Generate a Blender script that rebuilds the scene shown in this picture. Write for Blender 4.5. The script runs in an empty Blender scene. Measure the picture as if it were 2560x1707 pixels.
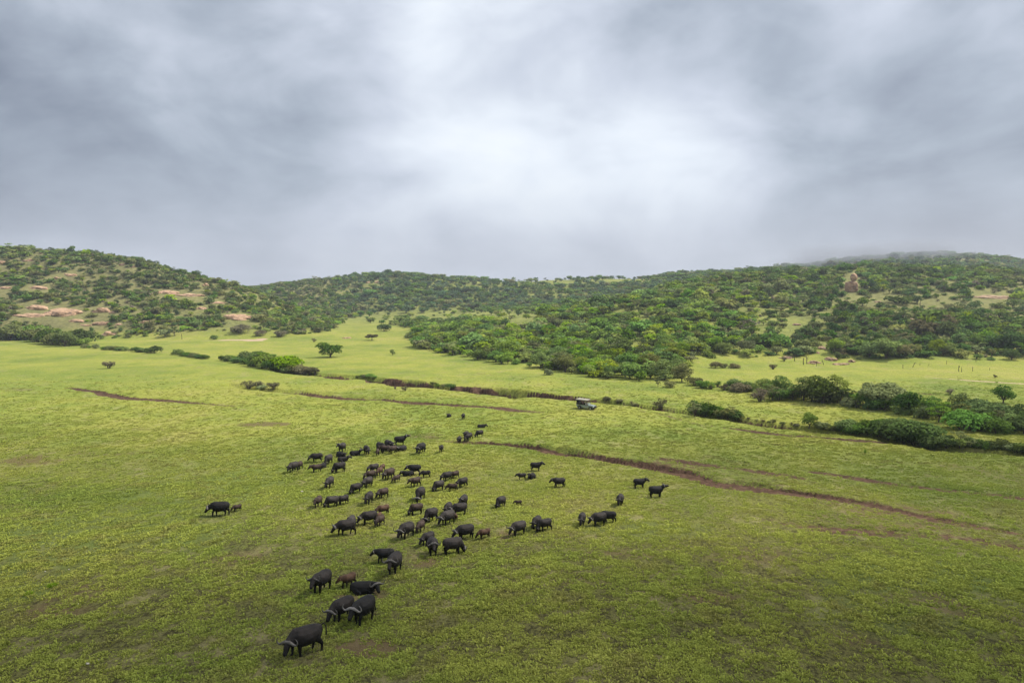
import bpy, bmesh, math, random
import numpy as np
from mathutils import Vector, Matrix, Euler
random.seed(7)
rng = np.random.default_rng(7)
R = math.radians
S = bpy.context.scene
COL = S.collection

# ------------------------------------------------------------------ camera
CAMZ = 22.0                      # camera height above the valley floor datum
FPX = 1708.0                     # focal length in photo pixels (2560 wide)
HOR = 740.0                      # photo row of the eye level
PITCH = math.atan((853.5 - HOR) / FPX)
cd = bpy.data.cameras.new('camera'); cam = bpy.data.objects.new('camera', cd); COL.objects.link(cam)
cd.sensor_width = 36.0; cd.lens = 36.0 * FPX / 2560.0
cd.clip_start = 0.5; cd.clip_end = 20000
cam.location = (0, 0, CAMZ); cam.rotation_euler = (R(90) - PITCH, 0, 0)
S.camera = cam

# ------------------------------------------------------------------ exposure
S.view_settings.view_transform = 'Standard'
try: S.view_settings.look = 'None'
except Exception: pass
S.view_settings.gamma = 1.0
S.view_settings.exposure = 0.58
S.cycles.max_bounces = 5; S.cycles.diffuse_bounces = 2; S.cycles.transparent_max_bounces = 12
S.cycles.glossy_bounces = 2; S.cycles.volume_bounces = 0

# ------------------------------------------------------------------ sun
SUN_EL = R(50); SUN_AZ = R(22)          # azimuth from +X (right of the view) towards +Y (ahead)
sd = bpy.data.lights.new('sun', 'SUN'); sun = bpy.data.objects.new('sun', sd); COL.objects.link(sun)
sd.energy = 3.8; sd.angle = R(6); sd.color = (1.0, 0.94, 0.84)
sv = Vector((math.cos(SUN_EL)*math.cos(SUN_AZ), math.cos(SUN_EL)*math.sin(SUN_AZ), math.sin(SUN_EL)))
sun.rotation_euler = sv.to_track_quat('Z', 'Y').to_euler()
sun.location = (60, 20, 120)

# ------------------------------------------------------------------ world: cloudy daylight
W = bpy.data.worlds.new('World'); S.world = W; W.use_nodes = True
nt = W.node_tree; nt.nodes.clear()
def N(t, tree=None, **kw):
    n = (tree or nt).nodes.new(t)
    for k, v in kw.items(): setattr(n, k, v)
    return n
def L(a, b, tree=None): (tree or nt).links.new(a, b)
def pdir(x, y):                      # photo pixel -> world direction
    a = (x-1280)/FPX; b = (853.5-y)/FPX
    v = Vector((a, math.cos(PITCH)+b*math.sin(PITCH), -math.sin(PITCH)+b*math.cos(PITCH)))
    return v.normalized()
out = N('ShaderNodeOutputWorld'); bg = N('ShaderNodeBackground'); bg.inputs[1].default_value = 0.1
sky = N('ShaderNodeTexSky'); sky.sky_type = 'NISHITA'; sky.sun_disc = False
sky.sun_elevation = SUN_EL; sky.sun_rotation = R(90) - SUN_AZ
sky.air_density = 1.0; sky.dust_density = 2.0; sky.ozone_density = 1.0
tc = N('ShaderNodeTexCoord')
def M(op, a, b=None, c=None, clamp=False, tree=None):
    n = N('ShaderNodeMath', tree, operation=op, use_clamp=clamp)
    for i, v in enumerate((a, b, c)):
        if v is None: continue
        if isinstance(v, (int, float)): n.inputs[i].default_value = v
        else: L(v, n.inputs[i], tree)
    return n.outputs[0]
dirv = tc.outputs['Generated']
sep = N('ShaderNodeSeparateXYZ'); L(dirv, sep.inputs[0])
zz = M('ADD', M('MAXIMUM', sep.outputs[2], 0.0), 0.16)
comb = N('ShaderNodeCombineXYZ')
L(M('DIVIDE', sep.outputs[0], zz), comb.inputs[0]); L(M('DIVIDE', sep.outputs[1], zz), comb.inputs[1])
def wnoise(vec, scale, detail, rough, sx=1, sy=1, dist=0.0, off=(0,0,0)):
    mp = N('ShaderNodeMapping'); mp.inputs['Scale'].default_value = (sx, sy, 1); mp.inputs['Location'].default_value = off
    L(vec, mp.inputs[0])
    n = N('ShaderNodeTexNoise'); n.inputs['Scale'].default_value = scale; n.inputs['Detail'].default_value = detail
    n.inputs['Roughness'].default_value = rough; n.inputs['Distortion'].default_value = dist
    L(mp.outputs[0], n.inputs['Vector']); return n.outputs['Fac']
n1 = wnoise(comb.outputs[0], 0.55, 5, 0.52, 1.25, 0.6, 0.35)
n2 = wnoise(comb.outputs[0], 1.7, 6, 0.5, 1.2, 0.55, 0.3, (3.1, 1.7, 0))
mpz = N('ShaderNodeMapping'); mpz.inputs['Scale'].default_value = (.85, 1.0, 1.55); mpz.inputs['Rotation'].default_value = (0, R(14), 0); L(dirv, mpz.inputs[0])
n3 = wnoise(mpz.outputs[0], 4.6, 5, 0.52, 1.0, 1.0, 0.35, (5, 2, 1))
val = M('ADD', M('MULTIPLY', n1, 0.22), M('MULTIPLY', n2, 0.12))
val = M('ADD', val, M('MULTIPLY', n3, 0.80))
n4 = wnoise(mpz.outputs[0], 11.0, 5, 0.5, 1.0, 1.0, 0.6, (1, 8, 3)); val = M('ADD', val, M('MULTIPLY', n4, 0.20))
val = M('ADD', val, -0.150)
# broad bright and dark parts of the cloud deck, fixed in the sky
BL = [((1380, 260), 17, .17), ((1250, 160), 26, .06), ((930, 120), 10, .13), ((1130, 70), 7, .08), ((1750, 430), 10, .10), ((1300, 430), 9, .07),
      ((900, 655), 8, .20), ((620, 690), 9, .08), ((2380, 70), 12, .10), ((200, 60), 12, .06),
      ((40, 310), 11, -.22), ((60, 420), 12, -.08), ((560, 470), 12, -.06),
      ((1240, 570), 6, -.09), ((760, 575), 6, -.09), ((1000, 575), 6, -.08), ((500, 560), 6, -.05), ((1500, 575), 6, -.05), ((2500, 330), 13, -.12), ((1780, 50), 9, -.12), ((1700, 560), 9, -.04), ((2050, 480), 12, -.05),
      ((2540, 560), 9, -.13), ((2560, 200), 12, -.08), ((0, 60), 10, -.05), ((560, 200), 9, -.04), ((1560, -80), 12, -.04)]
for (px, rad, w) in BL:
    d = pdir(*px)
    vm = N('ShaderNodeVectorMath', operation='DOT_PRODUCT'); L(dirv, vm.inputs[0]); vm.inputs[1].default_value = d
    mr = N('ShaderNodeMapRange', interpolation_type='SMOOTHSTEP'); L(vm.outputs['Value'], mr.inputs[0])
    mr.inputs[1].default_value = math.cos(R(rad)); mr.inputs[2].default_value = 1.0
    mr.inputs[3].default_value = 0; mr.inputs[4].default_value = w
    val = M('ADD', val, mr.outputs[0])
# the deck is thinner and brighter overhead
ov = N('ShaderNodeMapRange', interpolation_type='SMOOTHSTEP'); L(sep.outputs[2], ov.inputs[0])
ov.inputs[1].default_value = 0.45; ov.inputs[2].default_value = 0.9; ov.inputs[3].default_value = 0; ov.inputs[4].default_value = 0.45
val = M('ADD', val, ov.outputs[0])
cr = N('ShaderNodeValToRGB'); L(val, cr.inputs[0]); e = cr.color_ramp
e.elements[0].position = 0.0; e.elements[0].color = (.13, .15, .195, 1)
e.elements[1].position = 1.0; e.elements[1].color = (.84, .88, .91, 1)
for p, c in ((.22, (.205, .235, .295, 1)), (.42, (.345, .39, .46, 1)), (.62, (.53, .575, .66, 1)), (.8, (.70, .75, .82, 1))):
    q = e.elements.new(p); q.color = c
# mauve veil low over the hills
hv = N('ShaderNodeMapRange', interpolation_type='SMOOTHSTEP'); L(sep.outputs[2], hv.inputs[0]); hv.inputs[1].default_value = .02; hv.inputs[2].default_value = .20; hv.inputs[3].default_value = .62; hv.inputs[4].default_value = 0
hm_x = N('ShaderNodeMix', data_type='RGBA'); L(hv.outputs[0], hm_x.inputs[0]); L(cr.outputs[0], hm_x.inputs[6]); hm_x.inputs[7].default_value = (.42, .445, .525, 1)
sc = N('ShaderNodeVectorMath', operation='SCALE'); L(hm_x.outputs[2], sc.inputs[0]); sc.inputs['Scale'].default_value = 8.2
mx = N('ShaderNodeMix', data_type='RGBA'); mx.inputs[0].default_value = 0.93
L(sky.outputs[0], mx.inputs[6]); L(sc.outputs[0], mx.inputs[7])
L(mx.outputs[2], bg.inputs[0]); L(bg.outputs[0], out.inputs[0])

# ------------------------------------------------------------------ naming helpers
def tag(o, label=None, cat=None, group=None, kind=None):
    if label: o['label'] = label
    if cat: o['category'] = cat
    if group: o['group'] = group
    if kind: o['kind'] = kind
    return o
def empty(name, loc, rz=0.0, sc=1.0):
    o = bpy.data.objects.new(name, None); COL.objects.link(o); o.empty_display_size = 0.3
    o.location = loc; o.rotation_euler = (0, 0, rz); o.scale = (sc, sc, sc); return o
def link(name, me, parent=None, mat=None):
    o = bpy.data.objects.new(name, me); COL.objects.link(o)
    if parent: o.parent = parent
    if mat and not me.materials: me.materials.append(mat)
    return o
def mesh_from(name, verts, faces, mats=None, midx=None, smooth=False):
    """verts (n,3) array, faces (m,k) int array or list of such arrays"""
    me = bpy.data.meshes.new(name)
    if not isinstance(faces, list): faces = [faces]
    faces = [np.asarray(f, dtype=np.int32) for f in faces if len(f)]
    v = np.asarray(verts, dtype=np.float32)
    me.vertices.add(len(v)); me.vertices.foreach_set('co', v.ravel())
    loops = np.concatenate([f.ravel() for f in faces])
    tot = np.concatenate([np.full(len(f), f.shape[1], np.int32) for f in faces])
    st = np.concatenate([[0], np.cumsum(tot)[:-1]]).astype(np.int32)
    me.loops.add(len(loops)); me.loops.foreach_set('vertex_index', loops)
    me.polygons.add(len(tot)); me.polygons.foreach_set('loop_start', st); me.polygons.foreach_set('loop_total', tot)
    if midx is not None: me.polygons.foreach_set('material_index', np.asarray(midx, np.int32))
    me.polygons.foreach_set('use_smooth', np.full(len(tot), smooth, bool))
    for m in (mats or []): me.materials.append(m)
    me.update(); me.validate(); return me

# ------------------------------------------------------------------ noise
def _hash(ix, iy, seed):
    n = (ix.astype(np.int64)*374761393 + iy.astype(np.int64)*668265263 + seed*144665) & 0x7fffffff
    n = ((n ^ (n >> 13)) * 1274126177) & 0x7fffffff
    return ((n ^ (n >> 16)) & 0xffff) / 65535.0
def vnoise(x, y, s, seed=0):
    x = np.asarray(x, float)/s; y = np.asarray(y, float)/s
    ix = np.floor(x); iy = np.floor(y); fx = x-ix; fy = y-iy
    fx = fx*fx*fx*(fx*(fx*6-15)+10); fy = fy*fy*fy*(fy*(fy*6-15)+10)
    a = _hash(ix, iy, seed); b = _hash(ix+1, iy, seed); c = _hash(ix, iy+1, seed); d = _hash(ix+1, iy+1, seed)
    return (a*(1-fx)+b*fx)*(1-fy)+(c*(1-fx)+d*fx)*fy
def fbm(x, y, s, seed=0, o=4):
    r = 0; w = 1; t = 0
    for k in range(o):
        r = r + w*vnoise(x, y, s/2**k, seed+k*17); t += w; w *= .5
    return r/t - .5
def sstep(a, b, x):
    t = np.clip((np.asarray(x, float)-a)/(b-a), 0, 1); return t*t*(3-2*t)

# ------------------------------------------------------------------ terrain
def plane_z(Y):
    Y = np.asarray(Y, float)
    return CAMZ - (16.0 + 8.0*(1-np.exp(-np.maximum(Y, -60)/90.0)))
def ytan(y): return math.tan(math.atan((853.5-y)/FPX)-PITCH)
def plane_Y(y):
    t = -ytan(y); Y = 20/t
    for _ in range(40): Y = float((CAMZ-plane_z(Y))/t)
    return Y
# column px: foot row, (dist,row) x3 up to the near ridge, valley behind, far ridge
TC = [(-900, 850, (410,790), (480,700), (560,610), (690,640), (850,650)),
 (0, 846, (410,792), (480,706), (560,622), (690,660), (850,690)),
 (200, 846, (410,795), (480,714), (555,634), (690,670), (850,700)),
 (330, 847, (408,800), (475,718), (548,648), (680,690), (850,712)),
 (450, 848, (405,808), (462,742), (535,681), (660,725), (850,725)),
 (550, 846, (400,816), (450,766), (520,710), (650,755), (850,730)),
 (620, 846, (400,822), (445,782), (505,732), (635,775), (850,724)),
 (700, 846, (400,826), (440,796), (495,762), (620,780), (850,713)),
 (790, 846, (400,832), (440,815), (490,792), (600,785), (850,704)),
 (880, 846, (420,828), (500,811), (590,796), (700,758), (850,696)),
 (1000,850, (400,835), (480,815), (570,797), (690,750), (850,686)),
 (1100,872, (320,856), (400,832), (480,808), (620,778), (850,696)),
 (1200,900, (300,863), (400,817), (470,795), (620,776), (850,703)),
 (1400,915, (260,884), (320,838), (400,790), (560,772), (850,702)),
 (1520,925, (252,884), (320,818), (410,762), (560,757), (850,700)),
 (1600,930, (250,882), (325,800), (425,740), (570,742), (850,697)),
 (1700,915, (248,878), (330,788), (445,717), (600,715), (850,690)),
 (1850,908, (270,857), (350,768), (465,690), (600,697), (850,683)),
 (2000,912, (270,854), (360,756), (480,680), (620,690), (900,668)),
 (2150,915, (270,852), (360,746), (480,672), (620,684), (900,652)),
 (2300,916, (270,852), (360,748), (480,676), (620,684), (900,642)),
 (2430,917, (270,854), (355,755), (480,680), (620,686), (900,643)),
 (2560,918, (265,857), (350,762), (480,686), (620,690), (900,656)),
 (3500,918, (265,857), (350,770), (480,690), (620,700), (900,680))]
_cx = np.array([c[0] for c in TC], float)
_KY = []; _KZ = []
for c in TC:
    Yf = plane_Y(c[1]); ys = [0.55*Yf, Yf*.97]; zs = [float(plane_z(ys[0])), float(plane_z(ys[1]))]
    for (Y, y) in c[2:]:
        ys.append(Y); zs.append(CAMZ + Y*ytan(y))
    ys += [1100, 3000, 9000]; zs += [zs[-1]-12, zs[-1]-20, zs[-1]-20]
    _KY.append(ys); _KZ.append(zs)
_KY = np.array(_KY); _KZ = np.array(_KZ)
def _pchip_tab():
    # dense table: for every control column the height minus the plane at sampled distances
    Yt = np.concatenate([np.arange(0, 1200, 2.0), np.arange(1200, 9001, 50.0)])
    tab = np.zeros((len(_cx), len(Yt)))
    for i in range(len(_cx)):
        x = _KY[i]; y = _KZ[i]; h = np.diff(x); d = np.diff(y)/h
        m = np.zeros(len(x)); m[0] = d[0]; m[-1] = 0
        for k in range(1, len(x)-1):
            if d[k-1]*d[k] > 0:
                w1 = 2*h[k]+h[k-1]; w2 = h[k]+2*h[k-1]; m[k] = (w1+w2)/(w1/d[k-1]+w2/d[k])
        j = np.clip(np.searchsorted(x, Yt)-1, 0, len(h)-1); t = (Yt-x[j])/h[j]
        v = y[j]*(1+2*t)*(1-t)**2 + h[j]*m[j]*t*(1-t)**2 + y[j+1]*t*t*(3-2*t) + h[j]*m[j+1]*t*t*(t-1)
        v = np.where(Yt < x[0], plane_z(Yt), v); v = np.where(Yt < x[1], plane_z(Yt), v)
        tab[i] = v - plane_z(Yt)
    return Yt, tab
_Yt, _tab = _pchip_tab()
def colpx(X, Y): return 1280 + FPX*np.asarray(X, float)/np.maximum(Y, 20.0)
def hill_h(X, Y):
    Y = np.asarray(Y, float); cpx = np.clip(colpx(X, Y), _cx[0], _cx[-1])
    cpx = cpx + 40*fbm(np.asarray(X, float), Y, 90, 5, 3)
    cpx = np.clip(cpx, _cx[0], _cx[-1])
    i = np.clip(np.searchsorted(_cx, cpx)-1, 0, len(_cx)-2); t = (cpx-_cx[i])/(_cx[i+1]-_cx[i]); t = t*t*(3-2*t)*.5+t*.5
    yy = np.clip(Y, 0, 8999); j = np.clip(np.searchsorted(_Yt, yy)-1, 0, len(_Yt)-2); s = (yy-_Yt[j])/(_Yt[j+1]-_Yt[j])
    a = _tab[i, j]*(1-s)+_tab[i, j+1]*s; b = _tab[i+1, j]*(1-s)+_tab[i+1, j+1]*s
    return a*(1-t)+b*t
def px2plane(x, y):                  # photo pixel -> point on the smooth valley floor
    Y = plane_Y(y); b = (853.5-y)/FPX
    return ((x-1280)/FPX*Y/(math.cos(PITCH)+b*math.sin(PITCH)), Y)
# gullies and bare strips: photo-traced lines laid out on the valley floor (x, y, half width m, depth m, soil)
GUL = [ # the long gully with the red far bank
 [(690,925,2.5,.9,.5),(770,935,3.0,1.2,.8),(850,941,3.2,1.4,.9),(960,950,5.4,2.6,1.5),(1010,957,5.4,2.7,1.5),(1120,971,2.8,1.2,.6),(1150,972,5.4,2.6,1.5),(1300,985,5.4,2.7,1.5),(1400,994,5.0,2.4,1.4),(1500,1004,3.8,1.8,1.2),(1600,1014,2.8,1.2,.8),(1700,1026,2.8,1.1,.6),(1850,1046,2.6,1.0,.7),(1960,1062,2.4,1.0,.7),(2100,1077,2.2,.9,.5),(2200,1091,2.2,.9,.4),(2350,1118,2.2,.8,.4),(2560,1136,2.0,.6,.3)],
 [(1080,1098,1.2,.2,.4),(1150,1103,1.5,.35,.7),(1230,1107,1.7,.6,1),(1300,1112,2.2,.9,1),(1350,1119,1.7,.6,.8),(1400,1127,2.6,1.0,1),(1450,1137,2.0,.8,1),(1530,1150,2.0,.7,1),(1613,1163,2.0,.7,1),(1703,1181,1.8,.5,1),(1752,1195,1.5,.4,1),(1779,1202,1.6,.4,1),(1860,1213,1.8,.4,1),(1996,1229,1.7,.4,1),(2153,1252,1.4,.3,.9),(2311,1287,1.2,.15,.6),(2560,1328,1.0,.1,.5)],
 [(560,962,3.0,.8,.25),(640,972,3.2,.9,.3),(750,978,3.2,.8,.6),(832,991,3.0,.7,1),(941,997,2.4,.5,.9),(1022,1005,2.2,.5,.9),(1140,1013,2.0,.4,.8),(1199,1018,2.2,.4,.8),(1249,1021,2.0,.3,.7),(1344,1030,1.6,.2,.5)],
 [(170,968,1.2,.3,.7),(230,975,1.5,.4,1),(306,992,2.0,.4,.9),(421,999,1.8,.3,.8),(612,1015,1.2,.2,.4)],
 [(1560,1018,1.0,.1,.35),(1770,1060,1.2,.2,.6),(1950,1081,1.5,.25,.8),(2086,1093,1.6,.3,.9),(2239,1106,1.3,.2,.7)],
 [(1640,1143,1.2,.1,.6),(1703,1151,1.4,.15,.8),(1860,1169,1.3,.15,.8),(1996,1191,1.2,.1,.6)],
 [(2041,1178,1.0,.1,.7),(2200,1200,1.1,.15,.7),(2356,1219,1.0,.1,.6),(2560,1242,1.0,.1,.6)],
 [(1900,1290,.8,.08,.3),(2081,1318,1.2,.12,.55),(2266,1331,1.5,.12,.5),(2401,1337,1.3,.12,.55),(2560,1365,1.0,.1,.45)],
 [(2350,1124,1.4,.2,.6),(2560,1140,1.4,.2,.6)],
 [(1480,1128,2.5,.0,.36),(1700,1160,4.5,0,.42),(1900,1196,5,0,.38),(2200,1240,5,0,.34),(2560,1300,5,0,.30)], [(1950,1225,2.5,.0,.36),(2200,1270,3.5,0,.40),(2560,1345,4,0,.34)],
 [(1130,926,.5,.12,.3),(1140,928,.6,.2,.45),(1330,942,.6,.2,.5),(1521,958,.6,.2,.45),(1643,964,.5,.1,.3)],
 [(760,898,.5,.1,.3),(860,892,.5,.12,.45),(905,890,.5,.1,.3)], [(2180,932,.8,.2,.4),(2300,936,.8,.3,.6),(2430,944,.8,.3,.6),(2560,955,.8,.2,.5)], [(2300,984,1.5,.5,.8),(2350,987,1.5,.5,.8),(2400,991,1.2,.4,.7)],
 [(1690,915,.8,.2,.3),(1850,926,.8,.25,.5),(2080,932,.8,.2,.4)]]
BARE = [[(560,851,3.2,0,1.0),(614,851,4.0,0,1.3),(640,853,5.0,0,1.3),(655,849,2.5,0,1.2)],
 [(2315,943,.5,0,1.1),(2430,951,.7,0,1.3),(2560,960,.9,0,1.4),(2700,968,.9,0,1.4)],
 [(400,853,.7,0,.6),(560,852,.8,0,.9)]]
PATCH = [(70,1150,5.0,1.3,.55),(230,1130,6,1.2,.35),(300,1155,6,1,.3),(668,1057,5,1.0,.75),(40,973,6,1,.35),(1050,1090,3.5,1,.45),(915,1620,1.6,.6,.8),(1070,1400,1.8,1,.6),
 (1250,1335,1.6,.6,.6),(900,1480,2,1,.45),(1760,1490,2.5,1.0,.45),(1420,1340,3,1,.35),(1700,1165,5,1.4,.4),(2250,1290,7,2,.45),(2450,1180,7,2,.35),
 (600,1395,2.4,1,.4),(200,1490,2.5,1,.5),(150,1520,2.2,1,.45),(2150,1600,3,1.4,.45),(2350,1500,3,1.4,.4),(1450,1440,3,1,.3),(340,1070,6,.9,.3), (1560,1390,3,1,.35),(1900,1395,4,1.2,.35)]
LUSH = [(1180,1060,9,4,.8),(1080,1040,10,4,.7),(960,1100,6,3,.4),(420,1230,16,2.2,.8),(620,1185,14,2.0,.7),(150,1340,14,3.0,.8),(40,1400,8,2,.7),(300,1290,10,2,.6),(2400,1440,9,3,.9),(2250,1560,5,2,.5),
 (1580,1320,6,1.4,.6),(1170,1270,6,2,.5),(220,950,26,8,.6),(120,930,30,6,.4),(2300,1190,14,4,.4),(1500,1085,20,4,.3),(540,1135,12,3,.4),(60,1480,2,1,.8),(1040,1230,4,2,.4),(930,1215,4,1.6,.4), (2150,1140,18,4,.3)]
def _linefield(X, Y, lines, gul=True):
    """signed distance style fields of the traced lines: returns depth and soil"""
    dep = np.zeros_like(X); soil = np.zeros_like(X)
    wob = fbm(X, Y, 7, 31, 3)
    for ln in lines:
        P = [(*px2plane(a[0], a[1]), a[2], a[3], a[4]) for a in ln]
        for (x0, y0, w0, d0, s0), (x1, y1, w1, d1, s1) in zip(P[:-1], P[1:]):
            mar = 9
            sel = np.nonzero((X > min(x0, x1)-mar) & (X < max(x0, x1)+mar) & (Y > min(y0, y1)-mar) & (Y < max(y0, y1)+mar))
            if len(sel[0]) == 0: continue
            xs = X[sel]; ys = Y[sel]
            dx, dy = x1-x0, y1-y0; l2 = dx*dx+dy*dy
            t = np.clip(((xs-x0)*dx+(ys-y0)*dy)/l2, 0, 1)
            qx = xs-x0-t*dx; qy = ys-y0-t*dy; d = np.sqrt(qx*qx+qy*qy)
            w = (w0+(w1-w0)*t)*(1+.85*wob[sel]*2); dd = d0+(d1-d0)*t; ss = s0+(s1-s0)*t
            far = qy > 0
            # far bank steep, near bank gentle
            inner = np.where(far, .82, .35)
            prof = 1-sstep(inner, 1.0, d/np.maximum(w, .1)*np.where(far, 1, 1.0))
            np.maximum.at(dep, sel, dd*prof)
            sp = ss*(1-sstep(.75, 1.12, d/np.maximum(w, .1)+.5*wob[sel]))
            np.maximum.at(soil, sel, sp)
    soil = soil*np.clip(.62+1.1*(fbm(X, Y, 9, 51, 3)+.5)*.8, .45, 1.15)
    return dep, soil
def _patchfield(X, Y, pats):
    f = np.zeros_like(X)
    wob = fbm(X, Y, 3, 77, 4)
    for (px, py, rx, ry, s) in pats:
        x0, y0 = px2plane(px, py)
        d = ((X-x0)/(rx))**2 + ((Y-y0)/(ry*(1.2+Y/60)))**2
        f = np.maximum(f, s*(1-sstep(.0, 1.5, d+2.6*wob)))
    return f
def terrain(X, Y, fields=False):
    X = np.asarray(X, float); Y = np.asarray(Y, float)
    hh = hill_h(X, Y); hm = sstep(.8, 7, hh)
    z = plane_z(Y) + hh
    z = z + hm*(6.0*fbm(X, Y, 95, 3, 3) + 2.0*fbm(X, Y, 22, 9, 3))*sstep(150, 330, Y)
    m = 1-hm
    z = z + m*(0.9*fbm(X, Y, 46, 11, 2)*sstep(30, 90, Y) + .42*fbm(X, Y*1.8, 13, 12, 3) + .07*fbm(X, Y, 2.2, 14, 2)*(1-sstep(120, 200, Y)))
    dep, soil = _linefield(X, Y, GUL)
    z = z - dep*m
    if fields:
        _, s2 = _linefield(X, Y, BARE)
        lush = _patchfield(X, Y, LUSH); pat = _patchfield(X, Y, PATCH)
        return z, hm, soil, s2, lush, pat
    return z
def project(X, Y, Z):
    X = np.asarray(X, float); Y = np.asarray(Y, float); Z = np.asarray(Z, float)-CAMZ
    f = Y*math.cos(PITCH)-Z*math.sin(PITCH); u = Y*math.sin(PITCH)+Z*math.cos(PITCH)
    return 1280+FPX*X/f, 853.5-FPX*u/f
def ground_at(x, y, Ymin=20, Ymax=1100):        # photo pixel -> first visible ground point
    d = pdir(x, y); Ys = Ymin*np.exp(np.linspace(0, math.log(Ymax/Ymin), 2600))
    Xs = Ys*d.x/d.y; Zs = terrain(Xs, Ys); ray = CAMZ+Ys*d.z/d.y
    k = np.nonzero(Zs >= ray)[0]
    if len(k) == 0: k = [int(np.argmin(ray-Zs))]
    k = k[0]; return float(Xs[k]), float(Ys[k]), float(Zs[k])
def gz(X, Y): return float(terrain(np.array([X]), np.array([Y]))[0])
# ------------------------------------------------------------------ material helpers
def new_mat(name):
    m = bpy.data.materials.new(name); m.use_nodes = True; t = m.node_tree; t.nodes.clear()
    return m, t
def ramp(t, fac, stops):
    n = N('ShaderNodeValToRGB', t); e = n.color_ramp
    e.elements[0].position = stops[0][0]; e.elements[0].color = (*stops[0][1], 1)
    e.elements[1].position = stops[-1][0]; e.elements[1].color = (*stops[-1][1], 1)
    for p, c in stops[1:-1]:
        q = e.elements.new(p); q.color = (*c, 1)
    if fac is not None: L(fac, n.inputs[0], t)
    return n.outputs[0]
def mixc(t, fac, a, b):
    n = N('ShaderNodeMix', t, data_type='RGBA')
    for i, v in ((0, fac), (6, a), (7, b)):
        if isinstance(v, (int, float)): n.inputs[i].default_value = v
        elif isinstance(v, tuple): n.inputs[i].default_value = (*v, 1)
        else: L(v, n.inputs[i], t)
    return n.outputs[2]
def noise(t, vec, scale, detail=3, rough=.55, stretch=None, off=(0,0,0), dist=0):
    if stretch or off != (0,0,0):
        mp = N('ShaderNodeMapping', t); mp.inputs['Scale'].default_value = stretch or (1,1,1); mp.inputs['Location'].default_value = off
        L(vec, mp.inputs[0], t); vec = mp.outputs[0]
    n = N('ShaderNodeTexNoise', t); n.inputs['Scale'].default_value = scale; n.inputs['Detail'].default_value = detail
    n.inputs['Roughness'].default_value = rough; n.inputs['Distortion'].default_value = dist
    L(vec, n.inputs['Vector'], t); return n.outputs['Fac']
def mrange(t, v, a, b, c=0, d=1, smooth=True):
    n = N('ShaderNodeMapRange', t, interpolation_type='SMOOTHSTEP' if smooth else 'LINEAR'); L(v, n.inputs[0], t)
    for i, q in enumerate((a, b, c, d)): n.inputs[i+1].default_value = q
    return n.outputs[0]
def attr(t, name, typ='GEOMETRY'):
    n = N('ShaderNodeAttribute', t); n.attribute_name = name; n.attribute_type = typ; return n
def grass_colour(t, pos):
    """the same large patches of colour for the soil cover and for the blades"""
    big = noise(t, pos, .022, 3, .5)
    mid = noise(t, pos, .11, 4, .6, (1, .7, 1), (13, 4, 0))
    f = M('ADD', M('MULTIPLY', big, .55, tree=t), M('MULTIPLY', mid, .45, tree=t), tree=t)
    return ramp(t, f, [(.30, (.130,.188,.038)), (.44, (.215,.260,.048)), (.55, (.288,.308,.060)), (.70, (.345,.325,.088))])

# ------------------------------------------------------------------ ground material
GM, t = new_mat('meadow_ground')
o_ = N('ShaderNodeOutputMaterial', t); bs = N('ShaderNodeBsdfPrincipled', t); L(bs.outputs[0], o_.inputs[0], t)
bs.inputs['Roughness'].default_value = 1.0; bs.inputs['Specular IOR Level'].default_value = 0.05
geo = N('ShaderNodeNewGeometry', t); pos = geo.outputs['Position']
gc = grass_colour(t, pos)
# small dark gaps, soil with shade painted in, and straw between the tufts
gap = noise(t, pos, 5.0, 5, .78, (1, .7, 1))
gap2 = noise(t, pos, 1.1, 5, .66, (1, .85, 1), (7, 9, 0))
gsel = M('ADD', M('MULTIPLY', gap, .75, tree=t), M('MULTIPLY', gap2, .25, tree=t), tree=t)
sY = N('ShaderNodeSeparateXYZ', t); L(pos, sY.inputs[0], t)
near = mrange(t, sY.outputs[1], 35, 120, 1, 0)                  # foreground dimness and shade between tufts painted into the ground colour
gapf = mrange(t, gsel, .44, .54, 1, 0)
gapa = M('MULTIPLY', gapf, M('ADD', M('MULTIPLY', near, .50, tree=t), .42, tree=t), tree=t)
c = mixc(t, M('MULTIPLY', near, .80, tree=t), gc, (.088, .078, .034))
c = mixc(t, gapa, c, (.040, .036, .016))
straw = mrange(t, noise(t, pos, .35, 5, .65, (1, .6, 1), (3, 31, 0)), .52, .68)
c = mixc(t, M('MULTIPLY', straw, .45, tree=t), c, (.27, .235, .115))
lush = attr(t, 'lush').outputs['Fac']; lw = M('MULTIPLY', lush, mrange(t, noise(t, pos, .5, 4, .6), .3, .6, .5, 1), tree=t)
c = mixc(t, M('MULTIPLY', lw, .55, tree=t), c, (.105, .165, .032))
# hillsides: thin tawny grass between the trees
hill = attr(t, 'hill').outputs['Fac']
hn = noise(t, pos, .06, 5, .65, None, (40, 3, 0)); hn2 = noise(t, pos, .45, 4, .6)
hc = ramp(t, M('ADD', M('MULTIPLY', hn, .6, tree=t), M('MULTIPLY', hn2, .4, tree=t), tree=t), [(.32, (.095,.105,.036)), (.46, (.165,.185,.050)), (.57, (.235,.250,.066)), (.70, (.270,.225,.110))])
lf = M('ADD', mrange(t, sY.outputs[0], -260, -60, 1, 0), mrange(t, sY.outputs[0], 110, 190, 0, .75), tree=t); hc = mixc(t, M('MULTIPLY', lf, .6, tree=t), hc, ramp(t, hn2, [(.35, (.12,.105,.055)), (.65, (.22,.185,.105))]))
c = mixc(t, hill, c, hc)
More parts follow.
